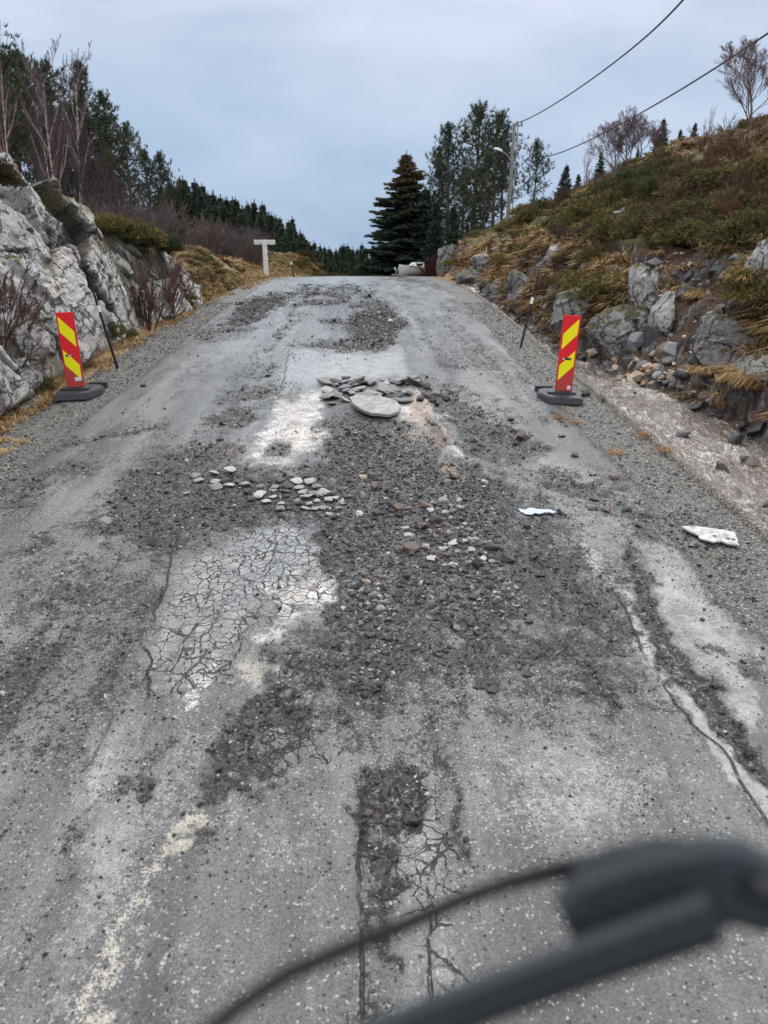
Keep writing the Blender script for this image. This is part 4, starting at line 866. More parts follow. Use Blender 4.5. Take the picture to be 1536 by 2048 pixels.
for _ in range(85):
    px, py = random.uniform(930, 1536), random.uniform(520, 740); p = hit(px, py, 6, 40)
    if p[0] < float(np.interp(p[1], RY, RW))+.1 or p[1] > 38: continue
    w = random.uniform(16, 56); o = put_stone('bank_rock', px, py, w, random.choice(['dark', 'slate', 'wet', 'grey', 'dark', 'brown']), 'dark angular rock jutting from the right bank', 'rock', 'dark rocks jutting from the right bank', None, None, False, None, .45, .35, .9, 1.5, p)
# ============================================================ ROAD FURNITURE
M_RED = NT('board_red'); _rz = M_RED.rng(M_RED.add(M_RED.mul(M_RED.sep(M_RED.P())[2], -.9), M_RED.mul(M_RED.noise(22, 6, .75), 1.3)), .16, .42, 0, .5); M_RED = M_RED.fin(M_RED.mix(_rz, M_RED.mix(M_RED.rng(M_RED.noise(40, 4, .7), .55, .75, 0, .5), (.78, .012, .02), (.55, .06, .05)), (.16, .10, .075)), .35, M_RED.bump(M_RED.vor(160), .2, .002), .5)
M_YEL = NT('board_yellow'); M_YEL = M_YEL.fin(M_YEL.mix(M_YEL.rng(M_YEL.noise(30, 3), .4, .8, 0, .2), (.92, .86, .0), (.8, .7, .02)), .4, None, .5)
M_WHT = NT('white_paint'); M_WHT = M_WHT.fin(M_WHT.mix(M_WHT.rng(M_WHT.noise(9, 6, .7), .5, .68, 0, .55), (.72, .72, .69), (.36, .36, .33)), .6, M_WHT.bump(M_WHT.noise(40, 4), .3, .003)); M_RUB = plain('recycled_rubber', (.035, .037, .042), .42, .25, 18, .5, .4)
M_BLK = plain('black_plastic', (.012, .012, .013), .4, .2); M_EDGE = plain('board_edge', (.5, .07, .07), .5, .1)
def M4(loc, rz=0, rx=0, ry=0): return Matrix.Translation(loc) @ Matrix.Rotation(rz, 4, 'Z') @ Matrix.Rotation(rx, 4, 'X') @ Matrix.Rotation(ry, 4, 'Y')
def board(p, side, lean, rz, label, sticker):
    """side +1: stripes climb to the right"""
    root = empty('warning_board', p, rz); meta(root, label, 'warning board', 'striped warning boards at the road edges')
    w, h = .225, .98; z0 = .115
    bm = bmesh.new(); bm_box(bm, -w/2, w/2, -.016, .016, z0, z0+h); bevel(bm, .006, 2)
    bd = bm_mesh('board', bm, M_RED, root)
    for k in range(2):
        b0 = z0+.135+k*.405 if side > 0 else z0+.10+k*.43; e = .022; hs = .20; rise = .20
        lo, hi = (b0, b0+rise) if side > 0 else (b0+rise, b0)
        pts = [(-w/2+e, lo), (w/2-e, hi), (w/2-e, hi+hs), (-w/2+e, lo+hs)]
        bm = bmesh.new(); bm_prism(bm, pts, 0, .0035, Matrix.Translation((0, -.0155, 0)) @ Matrix.Rotation(math.pi/2, 4, 'X'))
        s_ = bm_mesh('stripe', bm, M_YEL, bd)
        if k == 0 and side < 0: pass
    sx, sz, sw, sh = sticker
    bm = bmesh.new(); bm_box(bm, sx, sx+sw, -.0205, -.0158, sz, sz+sh); bm_mesh('sticker', bm, M_WHT, bd)
    hz = z0+h*.42; hx = -.035 if side < 0 else .0
    bm = bmesh.new(); bm_box(bm, hx-.03, hx+.05, -.022, -.0158, hz, hz+.026); bm_mesh('handle_slot', bm, M_BLK, bd)
    bm = bmesh.new(); bm_box(bm, hx+(.0 if side < 0 else -.06), hx+(.045 if side < 0 else -.032), -.0225, -.0158, hz+.003, hz+.02); bm_mesh('lock_plate', bm, M_WHT, bd)
    bm = bmesh.new(); bm_box(bm, -.03, .03, -.03, .03, .04, z0+.004); bm_mesh('foot_peg', bm, M_RUB, bd)
    # heavy rubber foot: long chamfered plate, raised middle, grip slots
    s = side; bm = bmesh.new()
    pts = [(-.20*s, -.33), (.24*s, -.36), (.24*s, .30), (.0, .42), (-.20*s, .42), (-.33*s, .25), (-.33*s, .0)]
    if s < 0: pts = pts[::-1]
    bm_prism(bm, pts, 0, .085)
    top = [v for v in bm.verts if v.co.z > .05]
    for v in top: v.co.x *= .93; v.co.y *= .95
    bevel(bm, .012, 2); ft = bm_mesh('foot', bm, M_RUB, root)
    bm = bmesh.new(); bm_box(bm, -.20, .17, -.10, .12, .080, .112); bevel(bm, .01, 2); bm_mesh('socket_block', bm, M_RUB, ft)
    bm = bmesh.new(); bm_box(bm, .0*s-.03, .0*s+.08, -.245, -.195, .082, .0875); bm_mesh('grip_slot', bm, M_BLK, ft)
    bm = bmesh.new(); bm_prism(bm, [(-.34*s, .34), (-.1*s, .36), (-.1*s, .50), (-.34*s, .46)][::(1 if s > 0 else -1)], .02, .11); bevel(bm, .008, 1); bm_mesh('foot_end', bm, M_RUB, ft)
    bd.rotation_euler = (R_(-1.5), lean, 0)
    return root
def rp(px, py):
    p = flat(px, py)
    p[2] = float(road_at(np.array([p[0]]), np.array([p[1]]))[0]) if XL0 < p[0] < XR0 else float(H(p[0], p[1])); return p
pr = rp(1124, 796); board(pr, 1, R_(2.6), R_(-9), 'red and yellow warning board on black foot between asphalt and stream', (.045, .14, .045, .05))
pl_ = rp(155, 790); board(pl_, -1, R_(-1.2), R_(10), 'red and yellow warning board on black foot below the rock outcrop', (.005, .20, .085, .05))
M_POLE = plain('pole_black', (.012, .012, .013), .45, .2); M_WRAP = plain('reflective_white', (.8, .8, .8), .4, .05)
def snow_pole(p, q, r, label, band=(.60, .68), group='snow poles along the road'):
    p, q = np.array(p), np.array(q); root = empty('snow_pole', p); meta(root, label, 'snow pole', group)
    d = q-p; L_ = [np.zeros(3)+d*t for t in (-.04, .3, .6, 1)]
    V, F = tube(L_, [r*1.1, r, r*.9, r*.75], 10); a = Acc(); a.add(V, F); n0 = len(V)
    V2 = np.concatenate([V[-10:], [d*1.001]]); a.add(V2, np.array([[i, (i+1) % 10, 10] for i in range(10)])); link('shaft', a.mesh('shaft', M_POLE, True), root)
    b = [d*band[0], d*band[1]]; V, F = tube(b, r*1.25, 10); a = Acc(); a.add(V, F); link('reflective_band', a.mesh('reflective_band', M_WRAP, True), root)
    return root
p = rp(235, 735); snow_pole(p, at(178, 556, p[1]-.15), .021, 'black snow pole leaning outwards in front of the rock outcrop', (.64, .71))
p = rp(1041, 694); snow_pole(p, at(1077, 548, p[1]+.1), .020, 'black snow pole leaning over the stream behind the right board', (.60, .69))
p = hit(588, 552, 20); p = at(588, 553, 35); snow_pole(p, at(582, 524, 35), .028, 'short black pole with white top at the left verge near the crest', (.82, .99))
p = at(791, 556, 44); snow_pole(p, at(790, 534, 44), .03, 'thin black pole with white reflector in front of the big spruce', (.75, .98))
# white T-shaped address sign
def road_sign():
    p = at(532, 541, 33.0); root = empty('road_sign', p, R_(-6)); meta(root, 'white wooden T shaped sign seen from behind on the left bank', 'sign')
    bm = bmesh.new(); bm_box(bm, -.09, .09, -.04, .04, -.3, 1.20); bevel(bm, .008, 1); bm_mesh('post', bm, M_WHT, root)
    for z in (1.03, 1.125):
        bm = bmesh.new(); bm_box(bm, -.46, .44, .045, .07, z, z+.085); bevel(bm, .004, 1); bm_mesh('sign_board', bm, M_WHT, root)
    bm = bmesh.new(); bm_box(bm, -.05, .05, -.055, -.042, 1.0, 1.22); bm_mesh('bracket', bm, M_WHT, root)
road_sign()
# utility pole, lamp, wires
M_WOOD = NT('weathered_wood'); q = M_WOOD.noise(5, 6, .7, M_WOOD.map(M_WOOD.P(), (9, 9, .6))); M_WOOD = M_WOOD.fin(M_WOOD.mix(M_WOOD.rng(q, .35, .65), (.16, .15, .14), (.34, .33, .32)), .85, M_WOOD.bump(q, .5, .01))
M_GALV = plain('grey_metal', (.30, .31, .32), .45, .15, 6); M_WIRE = plain('cable', (.03, .03, .033), .6, .1)
PY = 48.0; ptop = at(1029, 246, PY); pbot = at(1016, 425, PY); pbot[2] -= 1.0
def upole():
    root = empty('utility_pole', pbot); meta(root, 'tall grey wooden utility pole with lamp standing on the right ridge', 'utility pole')
    d = ptop-pbot; V, F = tube([d*0, d*.5, d], [.125, .11, .09], 12); a = Acc(); a.add(V, F); a.add(np.concatenate([V[-12:], [d]]), np.array([[i, (i+1) % 12, 12] for i in range(12)])); link('pole', a.mesh('pole', M_WOOD, True), root)
    V, F = tube([d*.02+np.array([.24, 0, 0]), d*.97+np.array([.22, 0, 0])], .035, 8); a = Acc(); a.add(V, F); link('cable_pipe', a.mesh('cable_pipe', M_GALV, True), root)
    c = d+np.array([0, 0, -.12]); bm = bmesh.new(); bm_box(bm, c[0]-.15, c[0]+.5, c[1]-.05, c[1]+.05, c[2]-.05, c[2]+.05); bevel(bm, .01, 1); bm_mesh('crossarm', bm, M_GALV, root)
    for x in (.15, .42):
        bm = bmesh.new(); bmesh.ops.create_cone(bm, cap_ends=True, segments=10, radius1=.05, radius2=.03, depth=.18, matrix=Matrix.Translation((c[0]+x, c[1], c[2]+.13))); bm_mesh('insulator', bm, M_BLK, root)
    l0 = at(1023, 325, PY)-pbot; l1 = at(1004, 303, PY-.3)-pbot
    V, F = tube([l0, (l0+l1)/2+np.array([0, 0, .12]), l1], .035, 8); a = Acc(); a.add(V, F); arm = link('lamp_arm', a.mesh('lamp_arm', M_GALV, True), root)
    bm = bmesh.new(); bmesh.ops.create_uvsphere(bm, u_segments=16, v_segments=10, radius=1)
    for v in bm.verts: v.co = Vector((v.co.x*.30, v.co.y*.16, max(v.co.z, -.25)*.13))
    lo = bm_mesh('lamp_head', bm, M_WHT, arm, True); lo.location = l1+np.array([-.22, 0, .06]); lo.rotation_euler = (0, R_(18), 0)
upole()
def wire(name, pts, r, label):
    P = [at(a, b, Y) for a, b, Y in pts]; P = np.array(P)
    t = np.linspace(0, len(P)-1, 90); c = np.stack([np.polyval(np.polyfit(np.arange(len(P)), P[:, k], min(4, len(P)-1)), t) for k in range(3)], -1)
    e = c[-1]-c[-8]; e /= np.linalg.norm(e); e2 = e*[1, 1, .2]; c = np.concatenate([c, [c[-1]+e*3, c[-1]+e*3+e2*10, c[-1]+e*3+e2*30]])
    V, F = tube(c, r, 6); a = Acc(); a.add(V, F); meta(link(name, a.mesh(name, M_WIRE, True)), label, 'wire')
wire('overhead_wire', [(1034,246,48), (1100,213,42), (1200,148,34), (1290,72,27), (1368,0,22), (1470,-105,17)], .028, 'upper black overhead wire running from the pole top')
wire('overhead_wire', [(1078,313,56), (1130,300,50), (1200,272,43), (1330,198,34), (1440,128,28), (1536,68,24), (1660,-12,20)], .03, 'lower black overhead wire crossing in front of the bare birch')
# boat on its trailer beyond the crest
def boat():
    M_G = plain('boat_gelcoat', (.66, .65, .60), .35, .06, 3); M_TR = plain('boat_trim', (.30, .22, .15), .5, .2, 5); p = np.array(at(840, 560, 46.0)); p[2] = float(H(p[0], p[1]))
    root = empty('boat', p, R_(212)); root.scale = (.7, .7, .7); meta(root, 'small white cabin boat parked beyond the crest under the spruce', 'boat')
    L, B, D = 4.4, 1.7, .95; st = 14; V = []; prof = 9
    for i in range(st):
        t = i/(st-1); w = B/2*(1-max(0, (t-.45)/.55)**2.2)+.02; keel = .18*max(0, t-.55)**1.5*2+.25; sh = D+.28*t**2
        for j in range(prof):
            s_ = j/(prof-1)*2-1; a = abs(s_); zz = keel+(.35*(a/.75) if a < .75 else .35+(sh-.35-keel)*(a-.75)/.25); V.append(((t-.5)*L, (w*min(1, a/.75*.86) if a < .75 else w*(.86+.14*(a-.75)/.25))*np.sign(s_), zz))
    F = [(i*prof+j, i*prof+j+1, (i+1)*prof+j+1, (i+1)*prof+j) for i in range(st-1) for j in range(prof-1)]
    V = np.array(V); a = Acc(); a.add(V, np.array(F)); deck = V.reshape(st, prof, 3)[:, [0, -1]].reshape(-1, 3)+np.array([0, 0, -.01]); a.add(deck, np.array([(2*i, 2*i+1, 2*i+3, 2*i+2) for i in range(st-1)]))
    a.add(V[:prof], np.array([(0, j, j+1) for j in range(1, prof-1)])); link('hull', a.mesh('hull', M_G, True), root)
    bm = bmesh.new(); bm_prism(bm, [(-.2, -.5), (1.2, -.3), (1.2, .3), (-.2, .5)], 1.0, 1.35)
    for v in bm.verts:
        if v.co.z > 1.2: v.co.x = -.1 if v.co.x < 0 else .7; v.co.y *= .8
    cb = bm_mesh('cabin', bm, M_G, root); bevel_ = None
    bm = bmesh.new(); bm_prism(bm, [(.1, -.45), (.62, -.37), (.62, .37), (.1, .45)], 1.08, 1.28); bm_mesh('cabin_window', bm, M_BLK, cb)
    V_, F_ = tube([(-1.9, 0, .2), (0, 0, .2), (2.9, 0, .45)], .05, 6); a = Acc(); a.add(V_, F_)
    for y in (-.6, .6):
        V_, F_ = tube([(1.9, y, -.2), (2.2, y*.6, .6), (2.0, 0, 1.2)], .05, 6); a.add(V_, F_); V_, F_ = tube([(-.8, y, -.1), (-.8, y, .5)], .05, 6); a.add(V_, F_)
    link('trailer_frame', a.mesh('trailer_frame', M_GALV), root)
    for y in (-.85, .85):
        bm = bmesh.new(); bmesh.ops.create_cone(bm, cap_ends=True, segments=20, radius1=.3, radius2=.3, depth=.18, matrix=Matrix.Translation((-.5, y, .15)) @ Matrix.Rotation(math.pi/2, 4, 'X')); bevel(bm, .02, 1); bm_mesh('wheel', bm, M_BLK, root)
boat()
# windscreen wiper just ahead of the lens, sharply out of focus
def wiper():
    M_WB = plain('wiper_black', (.004, .006, .007), .7, .15, 30); M_WG = plain('wiper_grey', (.016, .021, .026), .7, .15, 20); M_WL = plain('wiper_lightgrey', (.022, .03, .036), .6, .12, 20)
    def w3(px, py, d): d = d*.58; v = ray(px, py); return CAM+v/np.linalg.norm(v)*d
    root = empty('windscreen_wiper', w3(1300, 1800, .62)); meta(root, 'blurred black windscreen wiper close in front at the bottom right', 'wiper'); o0 = np.array(root.location)
    nrm = -FWD
    def bar(name, pts, wpx, th, mat, parent=root):
        """flat bar: pixels, distance, half width"""
        P = [w3(*p) for p in pts]; V = []
        for i, c in enumerate(P):
            t = (P[min(i+1, len(P)-1)]-P[max(i-1, 0)]); t /= np.linalg.norm(t); s = np.cross(nrm, t); s /= np.linalg.norm(s); d = pts[i][2]*.58; w = wpx[i]*d/FPX
            for a, b in ((-w, 0), (-w*.7, th), (w*.7, th), (w, 0), (w*.6, -th*.6), (-w*.6, -th*.6)): V.append(c+s*a+nrm*b-o0)
        F = [(i*6+j, i*6+(j+1) % 6, (i+1)*6+(j+1) % 6, (i+1)*6+j) for i in range(len(P)-1) for j in range(6)]; A = Acc(); A.add(np.array(V), np.array(F))
        for e in (0, (len(P)-1)*6): A.add(np.array(V)[e:e+6], np.array([(0, 1, 2, 3)])); A.add(np.array(V)[e:e+6], np.array([(0, 3, 4, 5)]))
        me = A.mesh(name, mat, False); bm = bmesh.new(); bm.from_mesh(me); bmesh.ops.remove_doubles(bm, verts=bm.verts, dist=1e-6); bmesh.ops.recalc_face_normals(bm, faces=bm.faces); bm.to_mesh(me); bm.free()
        o = link(name, me); o.parent = parent; return o
    bl = bar('blade', [(400,2075,.60), (480,2010,.605), (580,1945,.61), (700,1893,.615), (820,1845,.62), (920,1800,.625), (1010,1768,.63), (1110,1742,.63), (1220,1728,.63)], [17, 17, 17, 17, 17, 16, 16, 18, 26], 0.0022, M_WB)
    bar('blade_spoiler', [(1150,1735,.62), (1230,1716,.62), (1330,1705,.62), (1400,1708,.62)], [10, 24, 30, 22], 0.0028, M_WG, bl)
    bar('connector', [(1128,1848,.60), (1180,1824,.60), (1280,1796,.60), (1400,1772,.60), (1424,1768,.60)], [50, 74, 84, 84, 80], 0.0055, M_WG)
    bar('arm', [(700,2100,.585), (860,2030,.585), (1000,1978,.585), (1150,1922,.585), (1280,1876,.585), (1425,1826,.585)], [32, 34, 34, 34, 36, 38], 0.0039, M_WG)
    bar('arm_underside', [(700,2130,.60), (860,2062,.60), (1000,2008,.60), (1150,1952,.60), (1280,1905,.60), (1428,1852,.60)], [22, 24, 24, 26, 30, 34], 0.0033, M_WB)
    bar('hinge_cover', [(1400,1760,.61), (1470,1762,.615), (1560,1800,.62)], [74, 74, 60], 0.0033, M_WL)
    bar('pivot', [(1492,1768,.6), (1530,1788,.6), (1580,1800,.6)], [16, 30, 44], .008, M_WB)
wiper()
# ============================================================ VEGETATION
M_NEEDLE = vcol('needles', .75, .25, .22); M_TWIG = vcol('twigs', .85, .2, .18); M_GRASS = vcol('dry_grass', .8, .2, .1)
M_BARK = NT('bark'); q = M_BARK.noise(6, 6, .7, M_BARK.map(M_BARK.P(), (3, 3, .8))); M_BARK = M_BARK.fin(M_BARK.mix(M_BARK.rng(q, .35, .65), (.055, .042, .035), (.17, .125, .10)), .9, M_BARK.bump(q, .6, .02))
M_BIRCH = NT('birch_bark'); q = M_BIRCH.noise(5, 6, .7, M_BIRCH.map(M_BIRCH.P(), (1, 1, 3))); M_BIRCH = M_BIRCH.fin(M_BIRCH.mix(M_BIRCH.rng(q, .5, .58), (.50, .42, .35), (.07, .05, .045)), .8, M_BIRCH.bump(q, .4, .01))
def needle_fans(P, D, L, W, n, C, droop=0, r=None):
    """n thin triangles per point P spreading about direction D: arrays of verts/faces/cols"""
    r = r or np.random.default_rng(1); m = len(P); P = np.repeat(P, n, 0); D = np.repeat(D, n, 0); L = np.repeat(np.broadcast_to(L, m), n); 
    d = D + r.normal(0, .62, (m*n, 3)); d[:, 2] += .15-droop; d /= np.linalg.norm(d, axis=1)[:, None]+1e-9
    s = np.cross(d, r.normal(0, 1, (m*n, 3))); s /= np.linalg.norm(s, axis=1)[:, None]+1e-9
    l = L*r.uniform(.6, 1.15, m*n); a = P - s*(W*.5) + d*(.1*l[:, None]); b = P+s*(W*.5)+d*(.1*l[:, None]); c = P+d*l[:, None]
    V = np.stack([a, b, c], 1).reshape(-1, 3); F = np.arange(len(V)).reshape(-1, 3)
    col = C[r.integers(0, len(C), m)]*r.uniform(.7, 1.35, (m, 1)); col = np.repeat(np.repeat(col, n, 0), 3, 0)
    return V, F, col
GREEN = np.array([(.04, .062, .034), (.055, .085, .045), (.08, .11, .055), (.045, .07, .048)])
SPR = np.array([(.028, .050, .036), (.04, .068, .045), (.055, .08, .046), (.06, .072, .045)])
def spruce(seed, h, rad, n_whorl=34, tip=None, dens=1.0, gap=.05, ex=1.0, jl=(.62, 1.2)):
    r = np.random.default_rng(seed); tr = Acc(); V, F = tube([(0, 0, -.3), (0, 0, h*.5), (0, 0, h*.99)], [h*.018, h*.011, .015], 7); tr.add(V, F)
    Ps, Ds, Ls, tp = [], [], [], []; lb = Acc()
    for i in range(n_whorl):
        z = h*(gap+(1-gap)*(i/n_whorl)**.92); t = z/h; nb = r.integers(5, 8)
        for b in range(nb):
            a = r.uniform(0, 2*np.pi); L = rad*((1-t)**ex)*r.uniform(*jl)+.07; drp = .30*(1-t)
            k = max(3, int(L/.16*dens)); u = (np.arange(k)+.5)/k
            bx = np.stack([np.cos(a)*u*L, np.sin(a)*u*L, z + (.10*t+.02)*u*L - drp*L*u*(1-.75*u)], -1)
            d = np.array([np.cos(a), np.sin(a), -.1+.4*t]); side = np.array([-np.sin(a), np.cos(a), 0])
            if i % 2 == 0 or L > .8:
                V, F = tube(bx[[0, len(bx)//2, -1]] if len(bx) > 2 else bx, [.02, .012, .006], 3); tr.add(V, F, (.1, .08, .06)) if False else lb.add(V, F, (.06, .045, .035))
            for sgn in (-1, 1):
                w = (.34*L*(1-u*.85)+.06); m = max(1, int(np.ceil(.34*L/.16)))
                for j in range(m):
                    f = (j+.5)/m; q = bx + side*sgn*(w*f)[:, None] + d*(w*f*.6)[:, None]; q[:, 2] -= .16*w*f; q += r.normal(0, .02, q.shape)
                    Ps.append(q); Ds.append(np.broadcast_to(d*.8+side*sgn*.8, q.shape)); Ls.append(np.full(len(q), .19)); tp.append(np.full(len(q), t))
            Ps.append(bx[-1:]+d*.05); Ds.append(d[None]); Ls.append(np.array([.26])); tp.append(np.array([t]))
    q = np.stack([np.zeros(9), np.zeros(9), h*np.linspace(.93, 1.03, 9)], -1); Ps.append(q); Ds.append(np.broadcast_to(np.array([0, 0, 1.2]), q.shape)); Ls.append(np.full(9, .13)); tp.append(np.ones(9))
    P = np.concatenate(Ps); D = np.concatenate(Ds); L = np.concatenate(Ls); T = np.concatenate(tp)
    V, F, C = needle_fans(P, D, L, .085, 5, SPR, .12, r)
    if tip is not None:
        Tn = np.repeat(T, 15); rad_ = np.hypot(V[:, 0], V[:, 1]); edge_ = rad_/(rad*(1-Tn)**.75+.1); m = .55*sstep(.78, 1.2, Tn+.3*edge_ + r.normal(0, .08, len(P)).repeat(15))[:, None]; C = C*(1-m)+np.array(tip)*m
    cr = Acc(); cr.add(V, F, C); return tr, cr, lb
def finish_tree(name, trunk, crown, lb, mbark, mcrown):
    t = trunk.mesh(name+'_trunk', mbark, True); c = crown.mesh(name+'_crown', mcrown); b = lb.mesh(name+'_limbs', M_TWIG) if lb and lb.V else None; return t, c, b
def grow(seed, h, spread=.5, lean=0, levels=4, kids=(5, 4, 4, 3), r0=.07, up=.25, rmin=.004, curve=.14, first=.25, col=(.10, .065, .06), lenf=.62, twigcol=None, nseg=5):
    """bare branching: returns Acc of trunk+limbs, and tip positions/directions"""
    r = random.Random(seed); A = Acc(); T = Acc(); tips = []
    def br(p, d, L, rad, lv):
        n = nseg if lv < 2 else 3; P = [p.copy()]; q = p.copy(); dd = d.copy()
        for i in range(n):
            dd = dd+np.array([r.gauss(0, curve), r.gauss(0, curve), r.gauss(0, curve*.6)+up*.12]); dd /= np.linalg.norm(dd); q = q+dd*L/n; P.append(q.copy())
        rr = np.linspace(rad, max(rmin, rad*(.25 if lv == 0 else .4)), n+1); V, F = tube(P, rr, 6 if lv == 0 else 4 if lv == 1 else 3)
        (A if lv == 0 else T).add(V, F, np.array(col if lv < 2 or twigcol is None else twigcol)*r.uniform(.75, 1.3))
        if lv >= levels-1: tips.append((P[-1], dd, P)); return
        k = kids[min(lv, len(kids)-1)]
        for i in range(k):
            t = first+(1-first)*(i+r.random())/k if lv == 0 else .15+.85*(i+r.random())/k; f = t*n; j = min(int(f), n-1); s = P[j]+(P[j+1]-P[j])*(f-j)
            ax = P[j+1]-P[j]; ax /= np.linalg.norm(ax); a = r.uniform(0, 6.283); e = np.cross(ax, [math.cos(a), math.sin(a), .3]); e /= np.linalg.norm(e)+1e-9
            sp = spread*r.uniform(.7, 1.3); nd = ax*math.cos(sp)+e*math.sin(sp); nd[2] += up*.35; nd /= np.linalg.norm(nd)
            br(s, nd, L*lenf*(1.15-.55*t)*r.uniform(.75, 1.2), max(rmin, rr[j]*.55), lv+1)
    d0 = np.array([math.sin(lean), 0, math.cos(lean)]); br(np.array([0, 0, -.15]), d0, h, r0, 0)
    return A, T, tips
def pine(seed, h, rad, low=.3, lean=0, tilt_up=.35, dens=1.0, C=GREEN):
    r = np.random.default_rng(seed); rr = random.Random(seed)
    ph = rr.uniform(0, 6); zt = np.linspace(-.3, h*.97, 9); bend = np.stack([np.sin(zt*.5+ph)*.06*h/6+lean*zt, np.cos(zt*.4+ph)*.05*h/6, zt], -1)
    tr = Acc(); V, F = tube(bend, np.linspace(h*.022, .025, 9), 8); tr.add(V, F); lb = Acc(); Ps, Ds = [], []
    nb = int(h*8.5*dens)
    for i in range(nb):
        t = low+(1-low)*(i/nb)**.9; z = t*h; base = np.array([np.interp(z, zt, bend[:, k]) for k in range(3)]); a = rr.uniform(0, 6.283)
        L = rad*(1-(max(0, t-low)/(1-low))**1.8*.85)*rr.uniform(.35, 1.3)*(.7+.3*min(1, (t-low)*6)); up = tilt_up*(.2+t)+rr.gauss(0, .12)
        P = [base]; d = np.array([math.cos(a), math.sin(a), up]); d /= np.linalg.norm(d)
        for k in range(4): d = d+np.array([rr.gauss(0, .16), rr.gauss(0, .16), .13+rr.gauss(0, .08)]); d /= np.linalg.norm(d); P.append(P[-1]+d*L/4)
        P = np.array(P); V, F = tube(P, np.linspace(.035, .010, 5), 4); lb.add(V, F, (.10, .065, .045) if t < .8 else (.16, .09, .055))
        for k in range(int(4+L*4)):
            u = rr.uniform(.42, 1.0); j = min(int(u*4), 3); s = P[j]+(P[j+1]-P[j])*(u*4-j); off = np.array([rr.gauss(0, .30), rr.gauss(0, .30), abs(rr.gauss(0, .2))])*min(1, L)
            V, F = tube([s, s+off*.6, s+off], [.010, .007, .004], 3); lb.add(V, F, (.09, .06, .045)); n = 3
            c = s+off+r.normal(0, .045, (n, 3))*[1, 1, 1.8]; Ps.append(c); Ds.append(np.broadcast_to(off/np.linalg.norm(off)*.5+np.array([0, 0, .9]), c.shape))
    top = np.array([0, 0, h*.95])+bend[-1]*[1, 1, 0]+r.normal(0, .12, (20, 3)); Ps.append(top); Ds.append(np.broadcast_to(np.array([0, 0, .8]), top.shape))
    P = np.concatenate(Ps); D = np.concatenate(Ds); V, F, Cc = needle_fans(P, D, .20, .024, 11, C, -.05, r); cr = Acc(); cr.add(V, F, Cc); return tr, cr, lb
def tree_obj(name, meshes, loc, rz, sc, label, cat, group=None, names=('trunk', 'crown', 'limbs'), lean=0):
    root = empty(name, loc, rz); root.scale = (sc[0], sc[0], sc[1]) if isinstance(sc, tuple) else (sc, sc, sc); root.rotation_euler = (0, lean, rz)
    for nme, me in zip(names, meshes):
        if me: link(nme, me, root)
    return meta(root, label, cat, group)
SP = [finish_tree('spruce', *spruce(11+i, 6, (1.5, 1.25, 1.75)[i], 32), M_BARK, M_NEEDLE) for i in range(3)]
BIGSP = finish_tree('big_spruce', *spruce(5, 10.6, 3.3, 74, (.20, .12, .065), 1.3, .02, .72, (.45, 1.3)), M_BARK, M_NEEDLE)
PI_ = [finish_tree('pine', *pine(21+i, 7, (1.5, 1.9, 1.3, 2.1)[i], (.28, .34, .12, .2)[i], 0, (.35, .5, .3, .25)[i]), M_BARK, M_NEEDLE) for i in range(4)]
def bare(seed, mb=None, **k):
    A, T, _ = grow(seed, **k); return (A.mesh('bare_trunk', mb or M_TWIG), T.mesh('bare_twigs', M_TWIG), None)
BIRCH = [bare(41+i, M_BIRCH, h=(7.5, 6.5, 5)[i], levels=5, kids=(13, 6, 5, 4), r0=.10, spread=.55, up=.5, rmin=.006, curve=.12, first=.25, col=(.30, .24, .22), twigcol=(.13, .075, .08), lenf=.42) for i in range(3)]
ALDER = [bare(51+i, None, h=6.5, levels=5, kids=(14, 6, 5, 4), r0=.08, spread=.6, up=.45, rmin=.007, curve=.14, first=.12, col=(.075, .06, .058), twigcol=(.085, .062, .066), lenf=.42) for i in range(3)]
def clump(seed, n, h, rad, col, tw, levels=4, kids=(5, 4, 3), rmin=.0035, r0=.012):
    A = Acc(); r = random.Random(seed)
    for i in range(n):
        a = r.uniform(0, 6.28); q = r.random(); X, T, _ = grow(seed*50+i, h*r.uniform(.6, 1.05), .42, 0, levels, kids, r0, .45, rmin, .12, .15, col, .5, tw, 4)
        M = np.array(Matrix.Rotation(a, 3, 'Z') @ Matrix.Rotation(q*.75, 3, 'Y')); o = np.array([math.cos(a)*q*rad*.3, math.sin(a)*q*rad*.3, 0])
        for B in (X, T):
            for V, c in zip(B.V, B.C): A.V.append(V@M.T+o); A.C.append(c)
            for Fk in ('F4',):
                for F in getattr(B, Fk): getattr(A, Fk).append(F+A.n)
            A.n += B.n
    return A.mesh('shrub_twigs', M_TWIG)
FAN = [bare(141+i, None, h=5.2, levels=6, kids=(9, 6, 5, 4, 3), r0=.11, spread=.52, up=.55, rmin=.0085, curve=.09, first=.10, col=(.15, .12, .115), twigcol=(.15, .105, .115), lenf=.66) for i in range(2)]
SH_RED = [clump(61+i, 16, 1.1, .7, (.10, .055, .045), (.115, .058, .05)) for i in range(2)]
SH_MAR = clump(66, 40, 1.2, .8, (.07, .025, .03), (.085, .03, .036), rmin=.010)
SH_BRN = [clump(71+i, 12, 1.3, .9, (.085, .055, .042), (.12, .075, .055)) for i in range(3)]
SH_GRY = [clump(81+i, 14, 2.4, 1.3, (.10, .085, .078), (.12, .09, .085), 4, (7, 5, 4), .005, .02) for i in range(2)]
